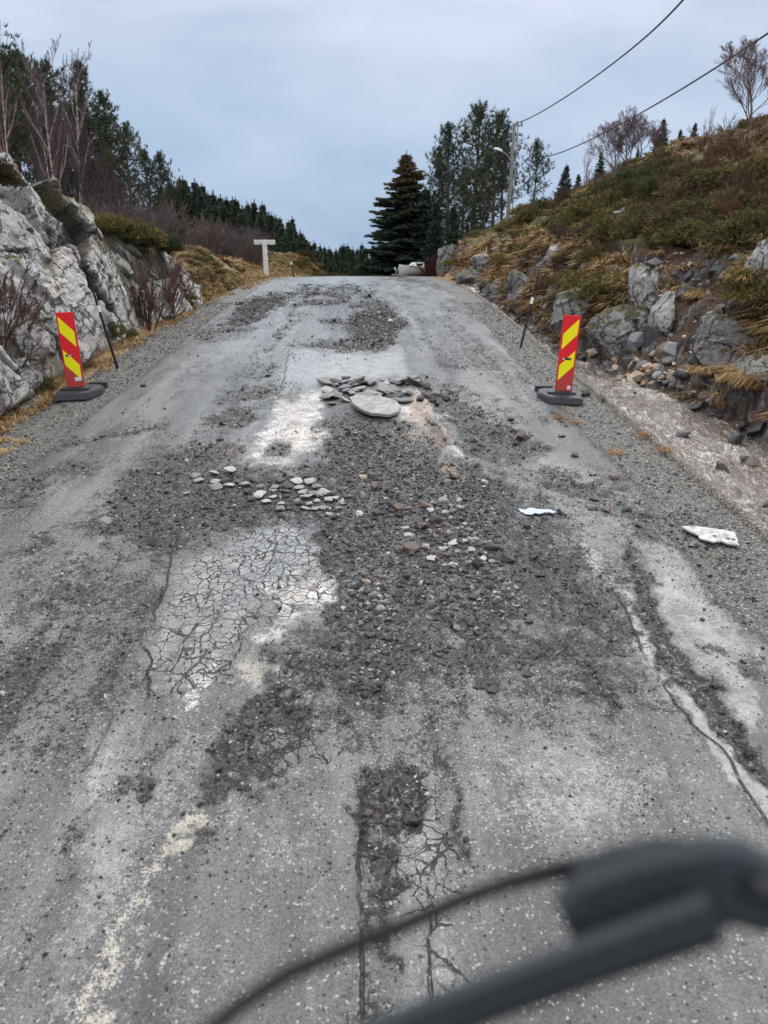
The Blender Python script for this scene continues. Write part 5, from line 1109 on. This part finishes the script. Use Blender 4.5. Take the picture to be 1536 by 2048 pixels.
def needle_bush(seed, rad, hgt, C, n=1000, L=.065):
    r = np.random.default_rng(seed); P = r.normal(0, 1, (n, 3)); P /= np.linalg.norm(P, axis=1)[:, None]; P[:, 2] = np.abs(P[:, 2]); q = r.uniform(.35, 1, n)[:, None]**.6
    lump = 1+.35*np.sin(P[:, :1]*5+seed)*np.cos(P[:, 1:2]*4+seed*2); P = P*q*lump*np.array([rad, rad, hgt]); D = P/np.array([rad, rad, hgt])**1.5; D /= np.linalg.norm(D, axis=1)[:, None]+1e-9
    cr = Acc(); V, F, c = needle_fans(P, D, L, .011, 11, C, 0, r); cr.add(V, F, c)
    for i in range(10):
        a = r.uniform(0, 6.28); V, F = tube([(0, 0, -.1), (math.cos(a)*rad*.4, math.sin(a)*rad*.4, hgt*.5), (math.cos(a)*rad*.8, math.sin(a)*rad*.8, hgt*.7)], [.012, .008, .004], 3); cr.add(V, F, (.07, .05, .035))
    return cr.mesh('bush', M_NEEDLE)
JUN = [needle_bush(91+i, .5, .24, np.array([(.11, .115, .034), (.15, .145, .042), (.21, .185, .065), (.10, .09, .035), (.16, .105, .05)])) for i in range(3)]
JUNB = [needle_bush(95+i, .45, .45, np.array([(.06, .085, .028), (.09, .115, .035), (.055, .075, .03), (.10, .085, .035)])) for i in range(2)]
HEA = [needle_bush(98+i, .45, .26, np.array([(.07, .045, .022), (.10, .07, .03), (.06, .05, .028), (.13, .09, .045)])) for i in range(2)]
cnt = [0]
def plant(name, me, p, s, label, cat, group=None, sz=1, sink=.0):
    cnt[0] += 1; o = link(name, me, None, p); o.scale = (s, s, s*sz); o.rotation_euler = (0, 0, random.uniform(0, 6.28)); o.location.z -= sink; return meta(o, label, cat, group)
def gp(x, y): return np.array([x, y, float(H(x, y))])
def gpx(px, Y, dz=0):
    """on the ground at distance Y under picture column px"""
    q = at(px, 500, Y); return gp(q[0], q[1])+np.array([0, 0, dz])
_zm = {}
def zmax(me):
    if me.name not in _zm:
        a = np.empty(len(me.vertices)*3, np.float32); me.vertices.foreach_get('co', a); _zm[me.name] = float(a[2::3].max())
    return _zm[me.name]
# ---- right side trees: placed by column, distance and the height their tip reaches
def tree_at(name, meshes, px, Y, ytop, h0, label, cat, group=None, w=1.0, lean=0, base=None):
    p = gpx(px, Y) if base is None else at(px, base, Y); top = at(px, ytop, Y)[2]; h0 = max(v for m_ in meshes if m_ for v in (zmax(m_),)); s = (top-p[2]+.1)/h0
    return tree_obj(name, meshes, p, random.uniform(0, 6.28), (s*w, s), label, cat, group, ('trunk', 'crown', 'limbs') if meshes[2] else ('trunk', 'twigs', 'limbs'), lean)
tree_at('spruce_tree', BIGSP, 812, 50, 302, 10.6, 'big dark spruce with browned top beside the road crest', 'spruce', w=1.3)
tree_at('spruce_tree', SP[2], 848, 49, 372, 6, 'dark green spruce merging with the right side of the big spruce', 'spruce', w=1.1)
tree_at('pine_tree', PI_[3], 945, 52, 196, 7, 'tallest pine with open forked crown between the spruce and the pole', 'pine', w=1.1)
tree_at('pine_tree', PI_[0], 893, 50, 243, 7, 'slim pine with two thin stems just right of the big spruce', 'pine', w=0.81)
tree_at('pine_tree', PI_[0], 876, 53, 290, 7, 'lower thin pine touching the top of the big spruce', 'pine', w=0.78)
tree_at('pine_tree', PI_[1], 985, 49, 215, 7, 'dense dark pine close left of the utility pole', 'pine', w=0.94)
tree_at('pine_tree', PI_[2], 965, 47, 300, 7, 'dark bushy pine below the tallest pine', 'pine', w=1.3)
tree_at('pine_tree', PI_[2], 925, 47, 330, 7, 'low dark pine filling the gap beside the thin pines', 'pine', w=1.17)
tree_at('pine_tree', PI_[1], 1000, 55, 280, 7, 'pine crown showing behind the utility pole', 'pine', w=1.04)
tree_at('pine_tree', PI_[1], 1061, 54, 275, 7, 'lone rounded pine right of the utility pole', 'pine', w=0.81)
tree_at('spruce_tree', SP[0], 870, 46, 400, 6, 'dark lower spruce between the big spruce and the pines', 'spruce', w=1.0)
tree_at('spruce_tree', SP[1], 905, 45, 410, 6, 'dark low spruce under the thin pines', 'spruce', w=1.2)
for px, Y, yt, lab in ((1120, 46, 330, 'small spruce with a thin tip right of the lone pine'), (1145, 44, 350, 'stunted spruce at the skyline left of the fan shaped bush'), (1185, 40, 305, 'dark young spruce at the left foot of the fan shaped bare bush'),
    (1298, 34, 240, 'pointed young spruce right of the fan shaped bare bush'), (1332, 36, 262, 'thin small spruce on the skyline between spruce and birch'), (1358, 36, 248, 'spindly spruce sapling just left of the bare birch'), (1500, 30, 215, 'spruce sapling behind the birch at the right edge'), (1255, 37, 300, 'dark spruce behind the fan shaped bush')):
    tree_at('spruce_tree', SP[random.randrange(3)], px, Y, yt, 6, lab, 'spruce', w=1.15)
tree_at('birch_tree', FAN[0], 1462, 25, 78, 7.5, 'large bare birch on the right skyline', 'birch', w=1.5)
tree_at('birch_tree', FAN[1], 1530, 27, 120, 5, 'bare birch cut off by the right edge of the photo', 'birch', w=1.4)
tree_at('birch_tree', BIRCH[1], 1385, 30, 215, 6.5, 'slender bare birch left of the large birch', 'birch', w=.6)
tree_at('birch_tree', BIRCH[2], 1160, 42, 290, 5, 'thin bare sapling on the skyline left of the fan shaped bush', 'birch', w=.6)
for i, (px, Y, yt) in enumerate(((1215, 32, 240), (1240, 31, 215), (1262, 33, 230), (1285, 32, 245))):
    tree_at('bare_bush', FAN[i % 2], px, Y, yt, 2.4, ('fan shaped bare bush on the right skyline, its left part', 'tallest upright part of the bare bushes on the right skyline', 'reddish bare bush behind the upright bare bush', 'bare bush leaning against the pointed young spruce')[i], 'bush', w=1.45)
# shrubs over the right bank
RG = 'bare brown shrubs on the right bank'
def scat(n, reg, kinds, avoid=None):
    k = 0
    while k < n:
        px, py = random.uniform(reg[0], reg[2]), random.uniform(reg[1], reg[3]); p = hit(px, py, 6, 60)
        if p[0]-Cx(p[1]) < float(np.interp(p[1], RY, RW))+.5 or p[1] > 58: k += .2; continue
        if 1215 < px < 1525 and 480 < py < 770: k += .2; continue
        me, nm, s0, s1, lab, cat, grp, sz = random.choice(kinds); plant(nm, random.choice(me), p, random.uniform(s0, s1), lab, cat, grp, sz, .05); k += 1
JK = [(JUN, 'juniper_mat', .7, 1.7, 'low green juniper or moss mat on the right slope', 'juniper', 'low green mats on the right slope', 1), (HEA, 'heather', .6, 1.3, 'brown heather cushion on the right slope', 'heather', 'heather cushions on the right slope', 1),
      (SH_BRN, 'bare_shrub', .22, .5, 'small bare brown shrub on the right slope', 'shrub', RG, 1), (SH_RED, 'red_shrub', .25, .55, 'small reddish bare shrub on the right slope', 'shrub', 'reddish bare shrubs on the right slope', 1), (JUN, 'juniper_mat', .7, 1.5, 'low green juniper or moss mat on the right slope', 'juniper', 'low green mats on the right slope', 1)]
scat(120, (880, 400, 1536, 640), JK); scat(80, (1040, 320, 1536, 480), JK)
scat(24, (1300, 280, 1536, 480), [(SH_RED, 'red_shrub', .4, .75, 'reddish brown bare thicket bush below the birch', 'shrub', 'reddish thicket below the birch', 1), (SH_BRN, 'bare_shrub', .4, .8, 'tall bare brown shrub on the upper right slope', 'shrub', 'tall bare shrubs on the upper right slope', 1)])
scat(26, (1080, 330, 1330, 430), [(JUNB, 'juniper_bush', .8, 1.6, 'dark green juniper bush along the right skyline', 'juniper', 'juniper bushes along the right skyline', 1), (SH_BRN, 'bare_shrub', .35, .65, 'tall bare brown shrub on the upper right slope', 'shrub', 'tall bare shrubs on the upper right slope', 1)])
for px, py, s, lab in ((1385,440,1.0,'bright green spruce shoot bush in the middle of the right slope'), (1350,470,.8,'green bush left of the bright green spruce shoot'), (1420,470,.8,'green bush right of the bright green spruce shoot')):
    p = hit(px, py, 6, 60); plant('green_bush', JUNB[0], p, s, lab, 'bush', None, 1.15, .05)
for px, py, s, lab in ((874,545,1.15,'purplish red bush beside the boat'), (888,540,1.2,'second purplish bush between the boat and the bank rock')): plant('red_bush', SH_MAR, at(px, 562, 44.8), s, lab, 'bush', None, 1)
# ---- left side
PL = [(-6, 22, -30, PI_[1], 'tall pine cut off by the left edge of the photo', .8), (14, 23, 20, PI_[3], 'second pine crown beside the cut off pine at the left edge', .7), (100, 30, 95, PI_[1], 'dark pine crown behind the twin trunked birch', .8), (60, 32, 100, PI_[2], 'pine crown behind the first bare birch', .8), (140, 33, 110, PI_[3], 'broad pine crown just left of the pointed pine', .7),
      (203, 31, 116, PI_[2], 'tall pointed pine in the middle of the left wood', .72), (243, 32, 178, PI_[2], 'pine with stepped outline right of the pointed pine', .8), (275, 30, 240, PI_[1], 'open crowned pine with bare lower trunk on the left', .6), (310, 33, 300, PI_[2], 'low pine at the right end of the left wood', .9),
      (335, 32, 302, PI_[1], 'small pine leaning out at the right end of the left wood', .55), (30, 26, 60, PI_[1], 'dark pine behind the rock at the left edge', .8), (175, 36, 200, PI_[3], 'shaded pine deep in the left wood', .9), (225, 37, 230, PI_[0], 'thin pine deep in the left wood', .9)]
for px, Y, yt, me, lab, w in PL: tree_at('pine_tree', me, px, Y, yt, 7, lab, 'pine', w=w*1.45)
tree_at('birch_tree', BIRCH[0], 45, 21, 45, 7.5, 'bare birch with pale stem nearest the left edge', 'birch', w=.6)
tree_at('birch_tree', BIRCH[1], 128, 22, 80, 6.5, 'bare birch with orange brown peeling double trunk', 'birch', w=.8)
tree_at('birch_tree', BIRCH[2], 168, 26, 85, 5, 'thin bare birch between the double trunked birch and the pointed pine', 'birch', w=.6)
tree_at('birch_tree', BIRCH[1], 118, 23.5, 130, 6.5, 'second stem of peeling birch behind the double trunk', 'birch', w=.6)
for i in range(22):
    px = random.uniform(20, 300); Y = random.uniform(22, 34); yt = np.interp(px, [0, 150, 230, 300], [130, 165, 260, 370])+random.uniform(0, 90)
    tree_at('bare_tree', ALDER[i % 3], px, Y, yt, 6.5, 'bare dark purple brown tree in the left thicket', 'tree', 'bare trees in the left thicket', w=.7)
for i in range(26):
    px = random.uniform(150, 370); Y = random.uniform(21, 30); p = gpx(px, Y)
    if p[0] > -5.2: continue
    plant('bare_shrub', random.choice(SH_GRY), p, random.uniform(.35, .65), 'grey brown bare bush in the thicket above the outcrop', 'shrub', 'bare bushes above the outcrop', 1)
for i in range(64):   # grey thicket between sign and wood
    px = random.uniform(330, 520); Y = random.uniform(34, 50); p = gpx(px, Y); yt = 425+abs(px-420)*.3+random.uniform(0, 45); s = (at(px, yt, Y)[2]-p[2])/zmax(SH_GRY[0])
    if p[0] > -5.0 or s < .3: continue
    plant('bare_bush', random.choice(SH_GRY), p, s, 'grey leafless bush of the thicket behind the sign', 'bush', 'grey thicket behind the sign', 1)
# distant plantation: many spruces, front row individuals
FG = 'spruces of the far plantation'
for i in range(150):
    px = 335+ (i/150)*300+random.gauss(0, 8); Y = random.uniform(56, 84); line = np.interp(px, [330, 400, 470, 560, 620, 650], [362, 382, 404, 436, 478, 520]); yt = line+random.uniform(0, 30)+ (0 if i % 4 else -16)
    q = at(px, yt, Y); h = random.uniform(4.5, 7.5); p = q-np.array([0, 0, h]); g = float(H(p[0], p[1]))
    if p[2] > g: h = q[2]-g; p[2] = g
    me = SP[i % 3]; tree_obj('spruce_tree', me, p, random.uniform(0, 6.28), (h/6*.85, h/6), 'dark green spruce in the plantation beyond the sign', 'spruce', FG)
for i in range(46):
    px = random.uniform(560, 668); Y = random.uniform(52, 64); yt = np.interp(px, [560, 620, 640, 670], [462, 492, 510, 524])+random.uniform(0, 20); q = at(px, yt, Y); h = random.uniform(3.5, 5.5)
    tree_obj('spruce_tree', SP[i % 3], q-np.array([0, 0, h]), random.uniform(0, 6.28), (h/6*.85, h/6), 'dark green spruce in the plantation beyond the sign', 'spruce', FG)
for i in range(34):
    px = 642+i*3.9+random.gauss(0, 4); Y = random.uniform(90, 120); yt = 486+random.uniform(0, 26)+(10 if 725 < px < 745 else 0); q = at(px, yt, Y); h = random.uniform(6.5, 9)
    tree_obj('spruce_tree', SP[i % 3], q-np.array([0, 0, h]), random.uniform(0, 6.28), (h/6*.8, h/6), 'small distant spruce beyond the road crest', 'spruce', 'distant spruces beyond the road crest')
# mound left of the crest
for i in range(110):
    px = random.uniform(590, 690); t = (px-590)/78; Y = random.uniform(46, 58); py = np.interp(px, [590, 625, 650, 668], [520, 512, 520, 545])+random.uniform(0, 20)
    plant('heather_cushion', random.choice(HEA+JUN), gpx(px, Y), random.uniform(.6, 1.2), 'brown and green cushion on the grassy mound at the crest', 'heather', 'cushions on the mound at the crest', 1)
# junipers hanging over the outcrop
for px, py, Y, s, lab in ((215,450,16.6,1.5,'left half of the juniper mat overhanging the outcrop'), (250,465,17.2,1.5,'thickest juniper clump overhanging the outcrop'), (300,480,18.2,1.4,'juniper clump over the right end of the outcrop'), (335,492,19.0,1.2,'yellow green juniper tip at the right end of the outcrop'), (275,472,17.8,1.3,'dark juniper between the two overhanging clumps')):
    for k in range(3): plant('juniper_clump', random.choice(JUN+JUNB), at(px+random.gauss(0, 8), py+random.gauss(0, 4), Y+random.gauss(0, .2))-np.array([0, 0, .12]), s*random.uniform(.5, .8), lab if k == 0 else 'small juniper tuft hanging over the outcrop edge', 'juniper', None if k == 0 else 'juniper tufts over the outcrop edge', 1.1)
for px, py, Y, s, me, lab in ((295,660,14.6,1.15,SH_RED[0],'dark red bare shrub at the right foot of the outcrop'), (335,640,15.6,1.0,SH_RED[1],'reddish bare shrub beyond the dark red one'), (365,615,17.2,.9,SH_BRN[0],'brown shrub under the overhanging juniper'),
    (50,715,10.3,.55,SH_BRN[1],'bare brown shrub in front of the outcrop left of the board'), (12,760,9.4,.6,SH_BRN[2],'tangled bare shrub at the left edge below the outcrop'), (85,725,11,.42,SH_BRN[0],'bare twigs directly behind the left warning board'),
    (195,690,11.8,.4,SH_BRN[1],'low twigs between the left board and the snow pole'), (120,690,11.4,.5,SH_BRN[2],'tall bare twigs rising behind the left board'), (0,690,9.8,1.0,SH_RED[0],'reddish twigs at the very left edge of the verge')):
    p = hit(px, py, 4, 40); plant('bare_shrub', me, p, s, lab, 'shrub', None, 1.1)
for px, py, s in ((230,668,.5), (215,655,.45), (255,672,.4), (70,780,.5), (40,720,.5)): plant('green_tuft', random.choice(JUN), hit(px, py, 4, 40), s, 'small green heath tuft at the foot of the outcrop', 'heather', 'green tufts at the foot of the outcrop', 1.2)
p = hit(8, 368, 4, 40)
for px, py, Y, s, me in ((5,365,10.6,.45,HEA[0]), (30,372,11.2,.35,HEA[1]), (-10,350,10.4,.6,HEA[0])): plant('heath_tuft', me, at(px, py, Y), s, 'brown heath tuft on top of the outcrop at the left edge', 'heather', 'heath tufts on top of the outcrop', 1)
# left grassy bank cover
for i in range(60):
    px = random.uniform(355, 560); p = hit(px, random.uniform(500, 610), 18, 60)
    if p[0] > -4.2: continue
    plant('heath_tuft', random.choice(JUN+HEA), p, random.uniform(.35, .8), 'low green or brown tuft on the grassy left bank', 'heather', 'tufts on the grassy left bank', .8, .08)
# ============================================================ GRASS
def tussocks(P, n, L, C, wid=.007, fall=(0, 0), spread=.7, up=.9):
    m = len(P); r = rng; B = np.repeat(P, n, 0)+r.normal(0, 1, (m*n, 3))*[.05, .05, .01]; Lr = np.repeat(L, n)*r.uniform(.5, 1.15, m*n)
    a = r.uniform(0, 2*np.pi, m*n); d = np.stack([np.cos(a)*spread+fall[0], np.sin(a)*spread+fall[1], np.full(m*n, up)], -1)*r.uniform(.6, 1.2, (m*n, 1)); d /= np.linalg.norm(d, axis=1)[:, None]
    tw = np.repeat(r.normal(0, .55, (m, 2)), n, 0); d[:, :2] += tw; d /= np.linalg.norm(d, axis=1)[:, None]
    g = np.array([fall[0]*.6, fall[1]*.6, -.95]); p1 = B+d*(Lr*.5)[:, None]; d2 = d+g*.9; d2 /= np.linalg.norm(d2, axis=1)[:, None]; p2 = p1+d2*(Lr*.5)[:, None]
    s = np.cross(d, [0, 0, 1.0]); s /= np.linalg.norm(s, axis=1)[:, None]+1e-9; w = wid*np.repeat(np.interp(P[:, 1], [5, 30], [.8, 2.6]), n)[:, None]; ax = r.normal(0, .3, (m*n, 1)); s = s+ax*d
    V = np.stack([B-s*w, B+s*w, p1+s*w*.8, p1-s*w*.8, p2], 1).reshape(-1, 3); k = np.arange(m*n)[:, None]*5
    c = np.repeat(C, n, 0)*r.uniform(.65, 1.4, (m*n, 1)); return V, k+np.array([[0, 1, 2, 3]]), k+np.array([[3, 2, 4]]), np.repeat(c, 5, 0)
STRAW = np.array([(.28, .175, .08), (.20, .115, .048), (.38, .28, .15), (.15, .095, .045), (.15, .13, .04), (.14, .15, .04)])
def grass():
    acc = Acc()
    def field(n, sx, sy, keepf, L0, L1, p, fall, nb=22, up=.9):
        y = sy[0]*np.exp(rng.random(n)*np.log(sy[1]/sy[0])); w = np.interp(y, RY, RW) if sx[0] > 0 else np.interp(y, LY, LF)
        x = (w+rng.uniform(sx[0], sx[1], n))*(1 if fall[0] <= 0 else -1) if sx[0] > 0 or fall[0] < 0 else -(w+rng.uniform(sx[0], sx[1], n))
        k = keepf(x, y); x, y = x[k], y[k]; x = x+Cx(y); P = np.stack([x, y, H(x, y)-.02], -1); C = STRAW[rng.choice(6, len(x), p=p)]
        V, F4, F3, c = tussocks(P, nb, rng.uniform(L0, L1, len(x)), C, .0065, fall, .7, up); n0 = acc.n
        acc.V.append(V); acc.C.append(c); acc.F4.append(F4+n0); acc.F3.append(F3+n0); acc.n += len(V)
    def scar_free(x, y):
        px, py, _ = proj(x, y, H(x, y)); sc = inside(px, py, [(1225,490),(1330,480),(1420,500),(1490,540),(1510,640),(1490,800),(1400,800),(1320,800),(1180,770),(1150,690),(1240,620),(1290,560)])
        return (~sc | (rng.random(len(x)) < .05)) & (px > 780) & (px < 1640) & (fbm(x*.8, y*.8, 3, 301) > -.06)
    field(11000, (.35, 11), (7, 60), scar_free, .16, .40, [.20, .2, .08, .2, .17, .15], (-.35, -.1))
    field(2600, (.15, 1.4), (9, 30), lambda x, y: scar_free(x, y), .3, .6, [.35, .3, .2, .1, .05, 0], (-.5, -.1))
    def lk(x, y): return (fbm(x*1.2, y*.8, 3, 303) > -.12)
    # left verge
    n = 2600; y = 6*np.exp(rng.random(n)*np.log(45/6)); f = np.interp(y, LY, LF); a = f-.42+rng.random(n)*.75; k = fbm(a*3, y*1.2, 3, 304) > -.08; x, y = -a[k], y[k]
    P = np.stack([x, y, H(x, y)-.01], -1); V, F4, F3, c = tussocks(P, 20, rng.uniform(.06, .2, len(x)), STRAW[rng.choice(6, len(x), p=[.3, .3, .2, .1, .05, .05])], .005, (.2, -.1), .9, .6); n0 = acc.n
    acc.V.append(V); acc.C.append(c); acc.F4.append(F4+n0); acc.F3.append(F3+n0); acc.n += len(V)
    # left bank beyond the outcrop, and plateau
    n = 6500; y = 19.5*np.exp(rng.random(n)*np.log(60/19.5)); f = np.interp(y, LY, LF); a = f+rng.random(n)**1.3*5; x = -a; k = lk(x, y); x, y = x[k]+Cx(y[k]), y[k]
    P = np.stack([x, y, H(x, y)-.02], -1); V, F4, F3, c = tussocks(P, 20, rng.uniform(.12, .3, len(x)), STRAW[rng.choice(6, len(x), p=[.3, .25, .2, .05, .1, .1])], .0055, (.3, -.1), .7, .7); n0 = acc.n
    acc.V.append(V); acc.C.append(c); acc.F4.append(F4+n0); acc.F3.append(F3+n0); acc.n += len(V)
    n = 1500; y = rng.uniform(40, 54, n); f = np.interp(y, LY, LF); x = -(f+rng.random(n)*2.5)+Cx(y); P = np.stack([x, y, H(x, y)-.02], -1); V, F4, F3, c = tussocks(P, 16, rng.uniform(.12, .28, n), STRAW[rng.choice(6, n, p=[.1, .2, .1, .2, .2, .2])], .008, (.2, -.1), .7, .7); n0 = acc.n
    acc.V.append(V); acc.C.append(c); acc.F4.append(F4+n0); acc.F3.append(F3+n0); acc.n += len(V)
    meta(link('grass', acc.mesh('grass', M_GRASS)), 'straw coloured dry grass tussocks on the banks and verges', kind='stuff')
grass()
def tuft(px, py, L, n, label, C=(.52, .36, .17), up=1.3, grp=None):
    p = hit(px, py, 5, 50); P = p[None]+rng.normal(0, .09 if n > 3 else .004, (n, 3))*[1.4, 1, .1]; V, F4, F3, c = tussocks(P-p, 30, np.full(n, L), np.tile(C, (n, 1)), .005, (-.35, -.2), .5, up)
    a = Acc(); a.V = [V]; a.C = [c]; a.F4 = [F4]; a.F3 = [F3]; a.n = len(V); meta(link('grass_tuft', a.mesh('grass_tuft', M_GRASS), None, p), label, 'grass tuft', grp)
tuft(1500, 775, .62, 12, 'tall bent straw tuft above the wet boulder at the right'); tuft(1465, 762, .55, 10, 'straw tuft left of the tall bent one'); tuft(1425, 750, .4, 8, 'smaller straw tuft under the dark overhanging rock')
tuft(1525, 560, .5, 8, 'orange grass tuft hanging over the rock wall at the right edge', (.42, .24, .09), .4); tuft(1530, 780, .5, 8, 'orange grass tuft cut off by the right edge', (.42, .24, .09)); tuft(1155, 640, .55, 10, 'drooping straw tuft above the right warning board', (.36, .22, .09), .3)
tuft(1130, 640, .5, 12, 'drooping straw tuft by the right snow pole', (.33, .20, .09), .3); tuft(1395, 595, .35, 9, 'pale straw tuft in the landslip', (.4, .27, .12), .5)
for px, py in ((1120,835),(1150,845),(1290,870),(1230,905),(1330,900)): tuft(px, py, .06, 3, 'tiny rusty grass tuft on the right gravel edge', (.32, .17, .06), .6, 'tiny tufts on the right gravel edge')
for px, py in ((40,885),(0,905),(215,740),(180,765),(10,880)): tuft(px, py, .08, 3, 'tiny straw tuft on the left gravel edge', (.40, .28, .12), .6, 'tiny tufts on the left gravel edge')
